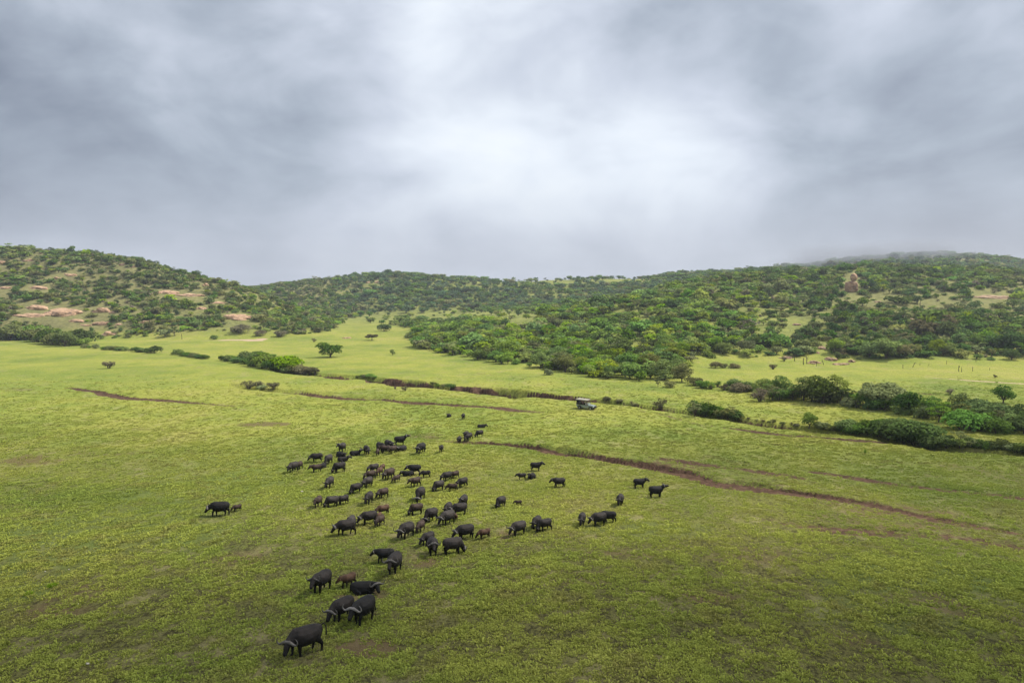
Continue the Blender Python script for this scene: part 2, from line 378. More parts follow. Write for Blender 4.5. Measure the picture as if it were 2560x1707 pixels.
# trampled brown patches, red gully soil, sand
brk = noise(t, pos, 1.3, 5, .68, (1, .7, 1), (5, 5, 5))
pat = attr(t, 'patch').outputs['Fac']
pm = mrange(t, M('SUBTRACT', M('ADD', pat, brk, tree=t), 1.0, tree=t), -.38, .12)
pm = M('MULTIPLY', pm, mrange(t, pat, 0, .15), tree=t)
c = mixc(t, M('MULTIPLY', pm, .8, tree=t), c, (.125, .088, .048))
soil = attr(t, 'soil').outputs['Fac']
sm = mrange(t, M('SUBTRACT', M('ADD', soil, brk, tree=t), 1.0, tree=t), -.12, .14)
sm = M('MULTIPLY', sm, mrange(t, soil, 0, .12), tree=t)
sc_ = ramp(t, noise(t, pos, 1.4, 5, .7), [(.3, (.040,.027,.018)), (.5, (.085,.050,.033)), (.72, (.165,.105,.070))])
c = mixc(t, sm, c, sc_)
bare = attr(t, 'bare').outputs['Fac']
c = mixc(t, mrange(t, M('SUBTRACT', M('ADD', bare, brk, tree=t), 1.0, tree=t), -.25, .1), c, (.42, .31, .215))
L(c, bs.inputs['Base Color'], t)
bp = N('ShaderNodeBump', t); bp.inputs['Strength'].default_value = .8; bp.inputs['Distance'].default_value = .22
hgt = M('ADD', M('MULTIPLY', gap, .5, tree=t), M('ADD', M('MULTIPLY', gap2, .8, tree=t), M('MULTIPLY', brk, .3, tree=t), tree=t), tree=t)
L(hgt, bp.inputs['Height'], t); L(bp.outputs[0], bs.inputs['Normal'], t)

# ------------------------------------------------------------------ ground mesh
def build_ground():
    tcol = np.concatenate([np.linspace(-2, -1.0, 10)[:-1], np.linspace(-1.0, -.78, 30)[:-1], np.arange(-.78, .7801, .0029), np.linspace(.78, 1.0, 30)[1:], np.linspace(1.0, 2, 10)[1:]])
    rows = list(np.arange(-56, 18, 2.0)); Y = 18.0
    while Y < 2600:
        rows.append(Y)
        Y += max(.13, .0034*Y) if Y < 260 else (.0045*Y if Y < 640 else (.008*Y if Y < 1000 else .08*Y))
    rows = np.array(rows)
    YY, TT = np.meshgrid(rows, tcol, indexing='ij'); XX = TT*(YY+60)
    z, hm, soil, bare, lush, pat = terrain(XX, YY, True)
    nr, nc = XX.shape
    idx = np.arange(nr*nc).reshape(nr, nc)
    q = np.stack([idx[:-1, :-1], idx[:-1, 1:], idx[1:, 1:], idx[1:, :-1]], -1)
    hf = .25*(hm[:-1, :-1]+hm[:-1, 1:]+hm[1:, 1:]+hm[1:, :-1]) > .5
    V = np.stack([XX.ravel(), YY.ravel(), z.ravel()], -1)
    A = dict(soil=soil, bare=bare, lush=lush, patch=pat, hill=hm)
    for name, sel in (('ground', ~hf), ('hills', hf)):
        F = q[sel]; used, inv = np.unique(F, return_inverse=True); F = inv.reshape(F.shape)
        me = mesh_from(name, V[used], F, [GM], smooth=True)
        for k, a in A.items():
            at = me.attributes.new(k, 'FLOAT', 'POINT'); at.data.foreach_set('value', a.ravel()[used].astype(np.float32))
        tag(link(name, me), kind='structure')
build_ground()

# ------------------------------------------------------------------ scatter through geometry nodes (uncountable cover only)
def scatter(name, P, rot, scl, vid, variants, label=None):
    me = bpy.data.meshes.new(name); me.vertices.add(len(P)); me.vertices.foreach_set('co', np.asarray(P, np.float32).ravel())
    a = me.attributes.new('rot', 'FLOAT_VECTOR', 'POINT'); a.data.foreach_set('vector', np.asarray(rot, np.float32).ravel())
    a = me.attributes.new('scl', 'FLOAT_VECTOR', 'POINT'); a.data.foreach_set('vector', np.asarray(scl, np.float32).ravel())
    a = me.attributes.new('vid', 'INT', 'POINT'); a.data.foreach_set('value', np.asarray(vid, np.int32))
    o = bpy.data.objects.new(name, me); COL.objects.link(o)
    cl = bpy.data.collections.new(name+'_kinds')
    for v in variants: cl.objects.link(v)
    g = bpy.data.node_groups.new(name+'_nodes', 'GeometryNodeTree')
    g.interface.new_socket('Geometry', in_out='INPUT', socket_type='NodeSocketGeometry')
    g.interface.new_socket('Geometry', in_out='OUTPUT', socket_type='NodeSocketGeometry')
    gi = g.nodes.new('NodeGroupInput'); go = g.nodes.new('NodeGroupOutput')
    mp = g.nodes.new('GeometryNodeMeshToPoints'); ip = g.nodes.new('GeometryNodeInstanceOnPoints'); ci = g.nodes.new('GeometryNodeCollectionInfo')
    ci.inputs['Collection'].default_value = cl; ci.inputs['Separate Children'].default_value = True; ci.inputs['Reset Children'].default_value = True
    def na(nm, typ):
        n = g.nodes.new('GeometryNodeInputNamedAttribute'); n.data_type = typ; n.inputs[0].default_value = nm; return n.outputs[0]
    g.links.new(gi.outputs[0], mp.inputs[0]); g.links.new(mp.outputs[0], ip.inputs['Points']); g.links.new(ci.outputs[0], ip.inputs['Instance'])
    ip.inputs['Pick Instance'].default_value = True
    g.links.new(na('vid', 'INT'), ip.inputs['Instance Index']); g.links.new(na('rot', 'FLOAT_VECTOR'), ip.inputs['Rotation']); g.links.new(na('scl', 'FLOAT_VECTOR'), ip.inputs['Scale'])
    g.links.new(ip.outputs[0], go.inputs[0])
    md = o.modifiers.new('scatter', 'NODES'); md.node_group = g
    return o

# ------------------------------------------------------------------ grass
GR, t = new_mat('grass_blades')
o_ = N('ShaderNodeOutputMaterial', t); df = N('ShaderNodeBsdfDiffuse', t); tl = N('ShaderNodeBsdfTranslucent', t); ms = N('ShaderNodeMixShader', t)
geo = N('ShaderNodeNewGeometry', t); oi = N('ShaderNodeObjectInfo', t)
gc = grass_colour(t, geo.outputs['Position'])
v = mixc(t, M('MULTIPLY', oi.outputs['Random'], .40, tree=t), gc, (.20, .235, .05))
bt = N('ShaderNodeVectorMath', t, operation='SCALE'); L(v, bt.inputs[0], t); bt.inputs['Scale'].default_value = 1.44; v = bt.outputs[0]
upn = N('ShaderNodeCombineXYZ', t); upn.inputs[2].default_value = 1.0; mxn = N('ShaderNodeMix', t, data_type='VECTOR'); mxn.inputs[0].default_value = .72; L(geo.outputs['Normal'], mxn.inputs[4], t); L(upn.outputs[0], mxn.inputs[5], t); L(mxn.outputs[1], df.inputs['Normal'], t)
dry = mrange(t, noise(t, geo.outputs['Position'], .28, 4, .6, None, (3, 31, 0)), .52, .66)
v = mixc(t, M('MULTIPLY', dry, .45, tree=t), v, (.27, .215, .095))
L(v, df.inputs[0], t); L(v, tl.inputs[0], t); ms.inputs[0].default_value = .30
L(df.outputs[0], ms.inputs[1], t); L(tl.outputs[0], ms.inputs[2], t); L(ms.outputs[0], o_.inputs[0], t)
def tuft(name, n, rad, h, w, seed):
    r = np.random.default_rng(seed); V = []; F3 = []; F4 = []
    for i in range(n):
        a = r.uniform(0, 2*math.pi); d = rad*math.sqrt(r.uniform(0, 1)); bx, by = d*math.cos(a), d*math.sin(a)
        la = a + r.normal(0, .7); ln = r.uniform(.15, .9)*h; hh = h*r.uniform(.55, 1.1)*(1-.45*d/rad); tw = r.uniform(0, math.pi)
        wx, wy = math.cos(tw)*w/2, math.sin(tw)*w/2; k = len(V)
        mx_, my_ = bx+.45*ln*math.cos(la), by+.45*ln*math.sin(la); ex, ey = bx+1.2*ln*math.cos(la), by+1.2*ln*math.sin(la)
        V += [(bx-wx, by-wy, -.03), (bx+wx, by+wy, -.03), (mx_+wx, my_+wy, hh*.75), (mx_-wx, my_-wy, hh*.75), (ex, ey, hh)]
        F4.append((k, k+1, k+2, k+3)); F3.append((k+3, k+2, k+4))
    me = mesh_from(name, np.array(V), [np.array(F4), np.array(F3)], [GR]); return bpy.data.objects.new(name, me)
TUFTS = [tuft('grass_tuft_%d' % i, [15, 18, 13, 20][i], [.20, .27, .15, .33][i], [.13, .11, .17, .10][i], [.055, .06, .05, .07][i], 50+i) for i in range(4)]
def build_grass():
    # density per square metre falls with distance
    Pn = []
    for (Ya, Yb, den) in ((23, 34, 30), (34, 50, 25), (50, 75, 17), (75, 110, 9), (110, 170, 4.6), (170, 215, 3.0)):
        wmax = 1.0*Yb+14; n = int(den*(Yb-Ya)*2*wmax); Y = rng.uniform(Ya, Yb, n); X = rng.uniform(-wmax, wmax, n)
        k = np.abs(X) < 1.0*Y+14; X, Y = X[k], Y[k]
        c = .5+fbm(X, Y, .95, 41, 2)*1.7 + fbm(X, Y, 4, 46, 2)*.35 + fbm(X, Y, 17, 45, 2)*.3
        k = rng.uniform(0, 1, len(X)) < np.clip(c*1.7-.22, .12, 1); Pn.append(np.stack([X[k], Y[k]], -1))
    P = np.concatenate(Pn); X, Y = P[:, 0], P[:, 1]
    z, hm, soil, bare, lush, pat = terrain(X, Y, True)
    k = (rng.uniform(0, 1, len(X)) > np.clip(np.maximum(soil*1.2, pat*1.0), 0, .97)) & (hm < .3) & (bare < .2) & (rng.uniform(0, 1, len(X)) > sstep(85, 205, Y)); X, Y, z, lush = X[k], Y[k], z[k], lush[k]
    n = len(X); s = rng.lognormal(0, .28, n)*(1+.35*lush)*np.maximum(1.0, (Y/62)**.35)
    s *= .62+.38*np.clip(.5+fbm(X, Y, 9, 60, 2), 0, 1)
    rot = np.stack([rng.normal(0, .06, n), rng.normal(0, .06, n), rng.uniform(0, 6.28, n)], -1)
    o = scatter('grass', np.stack([X, Y, z], -1), rot, np.stack([s, s, s*rng.uniform(.7, 1.2, n)], -1), rng.integers(0, 4, n), TUFTS)
    tag(o, 'short green grazed grass growing in tufts over the open meadow', 'grass', kind='stuff')
    print('grass tufts', n)
build_grass()
# ------------------------------------------------------------------ plant materials
def leaf_mat(name, trans=.32, fixed=None):
    m, t = new_mat(name); o_ = N('ShaderNodeOutputMaterial', t)
    df = N('ShaderNodeBsdfDiffuse', t); tl = N('ShaderNodeBsdfTranslucent', t); ms = N('ShaderNodeMixShader', t)
    oi = N('ShaderNodeObjectInfo', t); geo = N('ShaderNodeNewGeometry', t)
    hs = N('ShaderNodeHueSaturation', t); (L(oi.outputs['Color'], hs.inputs['Color'], t) if fixed is None else setattr(hs.inputs['Color'], 'default_value', (*fixed, 1)))
    rr = oi.outputs['Random']; r2 = M('FRACT', M('MULTIPLY', rr, 17.3, tree=t), tree=t)
    L(M('ADD', M('MULTIPLY', rr, .05, tree=t), .475, tree=t), hs.inputs['Hue'], t)
    nz = noise(t, geo.outputs['Position'], .9, 3, .6)
    L(M('ADD', M('ADD', M('MULTIPLY', r2, .75, tree=t), .45, tree=t), M('MULTIPLY', nz, .35, tree=t), tree=t), hs.inputs['Value'], t)
    L(M('ADD', M('MULTIPLY', M('FRACT', M('MULTIPLY', rr, 7.7, tree=t), tree=t), .35, tree=t), .92, tree=t), hs.inputs['Saturation'], t)
    upn = N('ShaderNodeCombineXYZ', t); upn.inputs[2].default_value = 1.0; mxn = N('ShaderNodeMix', t, data_type='VECTOR'); mxn.inputs[0].default_value = .50; L(geo.outputs['Normal'], mxn.inputs[4], t); L(upn.outputs[0], mxn.inputs[5], t); L(mxn.outputs[1], df.inputs['Normal'], t)
    L(hs.outputs[0], df.inputs[0], t); L(hs.outputs[0], tl.inputs[0], t); ms.inputs[0].default_value = trans
    L(df.outputs[0], ms.inputs[1], t); L(tl.outputs[0], ms.inputs[2], t); L(ms.outputs[0], o_.inputs[0], t); return m
LEAF = leaf_mat('leaves')
def flat_mat(name, c1, c2, scale=3, rough=.9, bump=0.0, stretch=None):
    m, t = new_mat(name); o_ = N('ShaderNodeOutputMaterial', t); b = N('ShaderNodeBsdfPrincipled', t); L(b.outputs[0], o_.inputs[0], t)
    tc_ = N('ShaderNodeTexCoord', t); nz = noise(t, tc_.outputs['Object'], scale, 5, .6, stretch)
    L(ramp(t, nz, [(.35, c1), (.65, c2)]), b.inputs['Base Color'], t); b.inputs['Roughness'].default_value = rough
    b.inputs['Specular IOR Level'].default_value = .2
    if bump:
        bp = N('ShaderNodeBump', t); bp.inputs['Strength'].default_value = bump; L(nz, bp.inputs['Height'], t); L(bp.outputs[0], b.inputs['Normal'], t)
    return m
BARK = flat_mat('bark', (.055, .045, .035), (.13, .11, .09), 6)
DEADW = flat_mat('charred_wood', (.030, .026, .022), (.085, .07, .055), 3)
TWIG = flat_mat('grey_twigs', (.10, .085, .07), (.19, .16, .13), 3)

def tube(V, F, p0, p1, r0, r1, n=5):
    p0 = Vector(p0); p1 = Vector(p1); d = (p1-p0).normalized(); a = d.orthogonal().normalized(); b = d.cross(a); k = len(V)
    for p, r in ((p0, r0), (p1, r1)):
        for i in range(n):
            an = 2*math.pi*i/n; V.append(tuple(p+a*(r*math.cos(an))+b*(r*math.sin(an))))
    for i in range(n): F.append((k+i, k+(i+1) % n, k+n+(i+1) % n, k+n+i))
def cards(blobs, n, size, r, shell=.72, upbias=.35):
    """leaf sprays spread through irregular lobes"""
    vol = np.array([b[3]*b[4]+b[4]*b[5]+b[3]*b[5] for b in blobs]); vol = vol/vol.sum()
    bi = r.choice(len(blobs), n, p=vol); B = np.array(blobs)[bi]
    d = r.normal(size=(n, 3)); d /= np.linalg.norm(d, axis=1)[:, None]
    flip = (d[:, 2] < -.25) & (r.uniform(0, 1, n) < .6); d[flip, 2] *= -1
    rad = shell+(1.06-shell)*r.uniform(0, 1, n)**.7
    p = B[:, :3]+d*B[:, 3:6]*rad[:, None]
    nrm = d*np.array([1, 1, 1])+r.normal(size=(n, 3))*.55+np.array([0, 0, upbias]); nrm /= np.linalg.norm(nrm, axis=1)[:, None]
    a = np.cross(nrm, r.normal(size=(n, 3))); a /= np.linalg.norm(a, axis=1)[:, None]; b = np.cross(nrm, a)
    s = size*r.uniform(.55, 1.25, n)[:, None]; w = s*r.uniform(.5, 1, n)[:, None]
    sag = nrm*s*.22
    V = np.stack([p-a*s-b*w*.4-sag, p-b*w, p+a*s*.9-b*w*.2-sag, p+a*s*.5+b*w*.8-sag*.5, p-a*s*.5+b*w*.9-sag*.5], 1).reshape(-1, 3)
    k = np.arange(n)[:, None]*5
    return V, k+np.array([[0, 1, 2, 3, 4]])
def make_plant(kind, seed, nleaf, lsize):
    r = np.random.default_rng(seed); V = []; F = []; blobs = []
    if kind == 'round':
        H = 5.0; th = r.uniform(.45, .8); nb = 12; top = Vector((r.normal(0, .12), r.normal(0, .12), th)); tube(V, F, (0, 0, -.4), top, .20, .14, 6)
        for i in range(nb):
            a = 2*math.pi*i/nb*1.618*2; q = math.sqrt(r.uniform(.05, 1))*1.75; z = th+.55+r.uniform(.1, 3.0)*(1-.45*q/1.75)
            c = Vector((q*math.cos(a), q*math.sin(a), z)); s = r.uniform(.75, 1.25); blobs.append((c.x, c.y, c.z, s*1.05, s*1.05, s*.72))
            if i < 7: m_ = top.lerp(c, .55)+Vector((0, 0, -.15)); tube(V, F, top, m_, .10, .06); tube(V, F, m_, c, .06, .02, 4)
    elif kind == 'flat':
        th = 2.0; top = Vector((.15, 0, th)); tube(V, F, (0, 0, -.4), (.0, .05, 1.0), .24, .19, 6); tube(V, F, (0, .05, 1.0), top, .19, .14, 6)
        for i in range(13):
            a = i*2.4; q = math.sqrt((i+.5)/13)*3.0; z = 3.0+r.uniform(-.45, .65)-.12*q
            c = Vector((q*math.cos(a), q*math.sin(a), z)); s = r.uniform(.75, 1.15); c.z -= .55*(i % 3 == 0); blobs.append((c.x, c.y, c.z, s*1.15, s*1.15, s*.80))
            m_ = top.lerp(c, .5)+Vector((0, 0, -.2)); tube(V, F, top, m_, .10, .055); tube(V, F, m_, c, .055, .02, 4)
    elif kind == 'open':
        th = 1.3; top = Vector((.1, .1, th)); tube(V, F, (0, 0, -.4), top, .15, .12, 6)
        for i in range(12):
            a = i*2.4; q = r.uniform(.3, 1.9); z = th+.6+r.uniform(0, 2.6)
            c = Vector((q*math.cos(a), q*math.sin(a), z)); s = r.uniform(.4, .75); blobs.append((c.x, c.y, c.z, s*1.2, s*1.2, s*.55))
            m_ = top.lerp(c, .5)+Vector((0, 0, -.1)); tube(V, F, top, m_, .08, .045); tube(V, F, m_, c, .045, .015, 4)
    elif kind == 'bush':
        for i in range(11):
            a = i*2.4; q = math.sqrt((i+.3)/11)*1.5; z = r.uniform(.35, 1.7)*(1-.35*q/1.5)
            c = Vector((q*math.cos(a), q*math.sin(a), z)); s = r.uniform(.55, .95); blobs.append((c.x, c.y, c.z, s, s, s*.8))
            if i < 7: tube(V, F, (c.x*.15, c.y*.15, -.3), c, .05, .02, 4)
    elif kind == 'dry':
        for i in range(26):
            a = r.uniform(0, 6.28); q = r.uniform(.2, 1.25); z = r.uniform(1.0, 2.1)*(1-.3*q)
            c = Vector((q*math.cos(a), q*math.sin(a), z)); m_ = Vector((c.x*.35, c.y*.35, z*.5)); tube(V, F, (c.x*.08, c.y*.08, -.2), m_, .035, .022, 3); tube(V, F, m_, c, .022, .008, 3)
            if i % 2 == 0: blobs.append((c.x*.85, c.y*.85, c.z*.8, .42, .42, .34))
            for j in range(2): e_ = m_+Vector((r.normal(0, .35), r.normal(0, .35), r.uniform(.2, .7))); tube(V, F, m_, e_, .016, .005, 3)
    LV, LF = cards(blobs, nleaf, lsize, r, .45 if kind in ('open', 'dry') else .62)
    return (np.array(V), np.array(F)), (LV, LF)
def plant_meshes(kind, seed, nleaf, lsize):
    (V, F), (LV, LF) = make_plant(kind, seed, nleaf, lsize); tm = TWIG if kind == 'dry' else BARK
    return mesh_from(kind+'_trunk', V, F, [tm], smooth=True), mesh_from(kind+'_crown', LV, LF, [LEAF])
_TL = {}
def tone_leaf(c):
    if c not in _TL: _TL[c] = leaf_mat('leaves_tone', .32, c)
    return _TL[c]
def plant_joined(name, kind, seed, nleaf, lsize, colr):
    (V, F), (LV, LF) = make_plant(kind, seed, nleaf, lsize)
    me = mesh_from(name, np.concatenate([V, LV]), [F, LF+len(V)], [TWIG if kind == 'dry' else BARK, tone_leaf(colr)], np.concatenate([np.zeros(len(F)), np.ones(len(LF))]))
    o = bpy.data.objects.new(name, me); o.color = (*colr, 1); return o
TONE = {'green': (0.168, 0.252, 0.067), 'bright': (0.252, 0.336, 0.076), 'dark': (0.106, 0.162, 0.05), 'olive': (0.202, 0.224, 0.09), 'blue': (0.118, 0.179, 0.087), 'dry': (0.258, 0.224, 0.157), 'yellow': (0.426, 0.426, 0.09), 'brown': (0.165, 0.155, 0.085), 'deep': (0.134, 0.202, 0.056)}
PROTO = {}
for kd, nl, ls in (('round', 1500, .17), ('flat', 2600, .19), ('open', 800, .15), ('bush', 1300, .14), ('dry', 420, .10)):
    for s in range(4): PROTO[kd, s, 'near'] = plant_meshes(kd, 100+s, nl, ls)
for kd, nl, ls in (('round', 420, .34), ('flat', 380, .36), ('open', 240, .27), ('bush', 320, .27), ('dry', 150, .17)):
    for s in range(3): PROTO[kd, s, 'far'] = plant_meshes(kd, 200+s, nl, ls)
KH = dict(round=4.9, flat=4.9, open=4.6, bush=2.4, dry=2.1)
CATN = dict(round=('tree', 'tree'), flat=('flat_topped_tree', 'tree'), open=('sparse_tree', 'tree'), bush=('bush', 'bush'), dry=('dry_bush', 'bush'))
def plant(X, Y, Z, h, kind, tone, label, group=None, wide=1.0, near=True):
    s = rng.integers(0, 4 if near else 3); tm, cm = PROTO[kind, int(s), 'near' if near else 'far']; nm, ct = CATN[kind]
    sc_ = h/KH[kind]; o = empty(nm, (X, Y, Z), float(rng.uniform(0, 6.28))); o.scale = (sc_*wide, sc_*wide, sc_)
    tag(o, label, ct, group)
    a = link('stems' if kind in ('bush', 'dry') else 'trunk', tm, o); b = link('foliage' if kind in ('bush', 'dry') else 'crown', cm, o)
    c = TONE[tone]; j = rng.uniform(.85, 1.15); b.color = (c[0]*j, c[1]*j, c[2]*j, 1); a.color = (1, 1, 1, 1); return o
def plant_px(x, y, hpx, kind, tone, label, group=None, wide=1.0):
    X, Y, Z = ground_at(x, y); return plant(X, Y, Z-.05, hpx*Y/FPX, kind, tone, label, group, wide)

# ------------------------------------------------------------------ the plants one can point at
plant_px(823, 893, 47, 'round', 'deep', 'lone broad-crowned acacia standing in the open valley meadow', wide=1.45)
plant_px(981, 888, 17, 'round', 'green', 'small round green tree alone in the meadow right of the lone acacia', wide=.9)
plant_px(272, 921, 26, 'dry', 'brown', 'grey leafless-looking bush alone on the far left meadow', wide=1.15)
plant_px(930, 851, 19, 'flat', 'brown', 'low dark spreading thorn tree at the back of the valley meadow', wide=1.3)
plant_px(535, 849, 14, 'bush', 'green', 'small round bush in front of the dirt track at the left hill foot')
plant_px(600, 832, 26, 'bush', 'brown', 'dark brownish rounded bush below the pink rock face', wide=1.1)
plant_px(649, 840, 18, 'bush', 'brown', 'brownish bush right of the one below the pink rock face')
plant_px(700, 841, 18, 'bush', 'brown', 'brown bush at the edge of the thicket behind the lone acacia', wide=1.2)
plant_px(785, 855, 12, 'dry', 'brown', 'small brown shrub just behind the lone acacia')
plant_px(962, 828, 22, 'bush', 'dark', 'dark rounded bush on the far edge of the valley meadow', wide=1.1)
plant_px(1023, 845, 18, 'bush', 'olive', 'olive bush at the left tip of the dense forest')
plant_px(1652, 1026, 33, 'dry', 'brown', 'tall brown-grey bush on the bank of the long gully, right of the vehicle', wide=1.0)
plant_px(1013, 977, 17, 'dry', 'brown', 'pale bare shrub in the grass below the long gully')
plant_px(988, 974, 12, 'dry', 'dry', 'thin bare shrub left of the pale one below the long gully', wide=.6)
plant_px(622, 972, 26, 'dry', 'brown', 'brown reedy bush at the left end of the middle wash', wide=1.4)
plant_px(645, 970, 22, 'dry', 'brown', 'brown reedy bush beside the one at the end of the middle wash', wide=1.3)
plant_px(683, 975, 26, 'dry', 'brown', 'tall brown reedy bush on the middle wash', wide=1.2)
plant_px(655, 975, 13, 'bush', 'olive', 'low olive shrub between the reedy bushes', wide=1.6)
plant_px(2022, 1067, 46, 'round', 'deep', 'single dark green tree on the bank between the two gully thickets', wide=.95)
plant_px(1735, 1042, 36, 'open', 'olive', 'sparse light olive bush at the left end of the near gully thicket', wide=1.1)
plant_px(1830, 1046, 28, 'open', 'olive', 'sparse spreading bush with grey stems on the near gully bank', wide=1.2)
plant_px(1371, 937, 22, 'bush', 'olive', 'single dark bush at the front edge of the forest', wide=.8)
plant_px(1645, 967, 22, 'open', 'olive', 'small pale tree in front of the forest edge', wide=.8)
plant_px(1676, 968, 20, 'bush', 'olive', 'small round bush in front of the forest edge')
plant_px(1932, 923, 18, 'dry', 'brown', 'dry round bush alone on the sunlit yellow meadow', wide=1.2)
plant_px(1788, 920, 20, 'bush', 'brown', 'left dark bush of the row on the sunlit yellow meadow')
plant_px(1808, 920, 15, 'bush', 'olive', 'low middle bush of the row on the sunlit yellow meadow', wide=1.2)
plant_px(1836, 921, 18, 'bush', 'brown', 'right dark bush of the row on the sunlit yellow meadow', wide=1.2)
plant_px(2487, 944, 11, 'dry', 'brown', 'tiny dry shrub on the yellow meadow near the pale dirt road')
plant_px(1960, 903, 16, 'dry', 'brown', 'dry shrub at the back edge of the sunlit yellow meadow')
plant_px(2375, 985, 18, 'dry', 'dry', 'pale bare shrub behind the right-hand river trees')
for (x, y, h, k, tn, lb) in ((2008, 1000, 66, 'round', 'olive', 'tall grey-green tree in the river belt, left of the yellow meadow gap'), (1952, 990, 58, 'round', 'deep', 'leafy dark green tree at the left part of the river belt'),
   (2058, 1008, 84, 'round', 'deep', 'tallest dark green tree of the river belt with a double crown'), (2100, 1010, 74, 'open', 'bright', 'bright open-crowned tree right of the tallest river tree'),
   (2205, 1022, 76, 'flat', 'olive', 'flat-topped olive tree rising above the river belt'), (2270, 1035, 72, 'round', 'dark', 'dark round tree right of the flat-topped river tree'),
   (2400, 1032, 56, 'round', 'olive', 'round olive tree on the far bank behind the river belt'), (2452, 1040, 52, 'round', 'blue', 'grey-green round tree on the far bank behind the river belt'),
   (2508, 1008, 52, 'round', 'deep', 'broad dark tree standing on the far bank at the right'), (2530, 1058, 66, 'round', 'dark', 'large dark tree at the right end of the river belt'),
   (1900, 1004, 42, 'dry', 'dry', 'grey-brown twiggy tree in front of the river belt'), (1866, 976, 34, 'bush', 'dark', 'dark rounded bush at the left start of the river belt'), (1840, 972, 30, 'bush', 'deep', 'dense green bush at the left end of the river belt'),
   (1930, 1003, 40, 'open', 'olive', 'slim pale tree at the front of the river belt'), (1705, 955, 52, 'round', 'olive', 'rounded tree at the right corner of the forest')):
    plant_px(x, y, h, k, tn, lb)

def poly_at(pts, s):
    P = np.array(pts, float); d = np.sqrt((np.diff(P, axis=0)**2).sum(1)); c = np.concatenate([[0], np.cumsum(d)]); s = s*c[-1]
    return np.interp(s, c, P[:, 0]), np.interp(s, c, P[:, 1])
ORD = 'first second third fourth fifth sixth seventh eighth ninth tenth eleventh twelfth thirteenth fourteenth fifteenth sixteenth seventeenth eighteenth nineteenth twentieth'.split()
def ordw(i):
    if i < 20: return ORD[i]
    d, u = divmod(i+1, 10); T = {2: 'twenty', 3: 'thirty', 4: 'forty', 5: 'fifty', 6: 'sixty', 7: 'seventy', 8: 'eighty', 9: 'ninety'}
    return (T[d][:-1]+'ieth') if u == 0 else T[d]+'-'+ORD[u-1]
TD = dict(green='green', bright='bright green', deep='deep green', dark='dark', olive='olive', brown='brownish', yellow='yellow-green', blue='grey-green', dry='straw-coloured')
KD = dict(round='round tree', flat='flat-topped tree', open='open-crowned tree', bush='bush', dry='twiggy bush')
def band(pts, n, spread, h0, h1, kinds, tones, place, group, wide=1.15):
    it = []
    for i in range(n):
        x, y = poly_at(pts, (i+rng.uniform(.1, .9))/n); y += rng.uniform(-spread, 0)
        it.append((x, y, rng.uniform(h0, h1)*rng.choice([.75, 1, 1.15]), kinds[rng.integers(len(kinds))], tones[rng.integers(len(tones))], wide*rng.uniform(.8, 1.2)))
    it.sort(key=lambda q: q[0])
    for i, (x, y, h, k, tn, w) in enumerate(it):
        plant_px(x, y, h, k, tn, '%s %s, %s from the left in %s' % (TD[tn], KD[k], ordw(i), place), group, w)
G_ = ('green', 'deep', 'dark', 'olive')
band([(0,850),(90,858),(150,866),(205,870)], 17, 10, 26, 46, ('bush','round','bush'), ('deep','dark','green','olive'), 'the far left clump', 'bushes at the far left hill foot')
band([(205,871),(290,876),(380,884)], 12, 2, 9, 15, ('bush',), ('deep','olive','green'), 'the low hedge along the left gully', 'low bushes along the left gully')
band([(335,880),(390,884)], 4, 2, 16, 22, ('bush',), ('deep','green'), 'the taller end of that left hedge', 'taller bushes along the left gully')
band([(440,888),(520,899)], 11, 2, 11, 19, ('bush','bush','dry'), ('dark','olive','deep'), 'the row on the dark left bank', 'bushes on the left gully bank')
band([(560,902),(625,912)], 9, 3, 16, 24, ('bush',), ('dark','deep'), 'the dark row before the thicket', 'dark bushes before the thicket')
band([(625,915),(665,925),(725,936)], 20, 12, 20, 36, ('bush','bush','open'), ('green','deep','bright'), 'the thicket heading the long gully', 'thicket at the head of the long gully')
band([(728,936),(770,938),(790,939)], 9, 6, 14, 34, ('dry','bush'), ('brown','brown','olive'), 'the brushwood ending that thicket', 'brown brushwood by the long gully')
band([(885,945),(945,950)], 6, 1, 6, 11, ('bush',), ('olive','green'), 'the shrubs inside the long gully', 'shrubs inside the long gully')
band([(1075,965),(1140,972)], 7, 1, 7, 12, ('bush',), ('green','olive'), 'the grassy break of the long gully', 'shrubs in the gully break')
band([(1510,1008),(1600,1018)], 5, 2, 6, 12, ('bush','dry'), ('olive','brown'), 'the scrub right of the vehicle', 'scrub on the gully lip')
band([(1735,1040),(1790,1046),(1850,1052)], 11, 6, 20, 36, ('bush','bush','dry'), ('dark','deep','olive'), 'the left near-gully thicket', 'near gully thicket')
band([(1860,1050),(2000,1068)], 8, 3, 7, 15, ('bush','dry'), ('olive','brown'), 'the scrub before the single bank tree', 'low scrub along the gully')
band([(2040,1070),(2100,1080)], 8, 3, 12, 22, ('bush',), ('olive','deep'), 'the low bushes after the bank tree', 'low bushes right of the single tree')
band([(2100,1083),(2150,1088),(2198,1094)], 13, 8, 30, 46, ('bush','round'), ('deep','green','dark'), 'the rounded near-gully clump', 'rounded clump on the near gully')
band([(2205,1098),(2270,1112),(2345,1126)], 18, 14, 32, 56, ('bush','bush','round'), ('dark','dark','deep'), 'the largest near-gully clump', 'largest dark clump on the near gully')
band([(2350,1118),(2460,1124),(2560,1134),(2640,1140)], 14, 6, 20, 38, ('bush','bush','open'), ('olive','dark','green'), 'the last row of the near gully', 'row at the right end of the near gully')
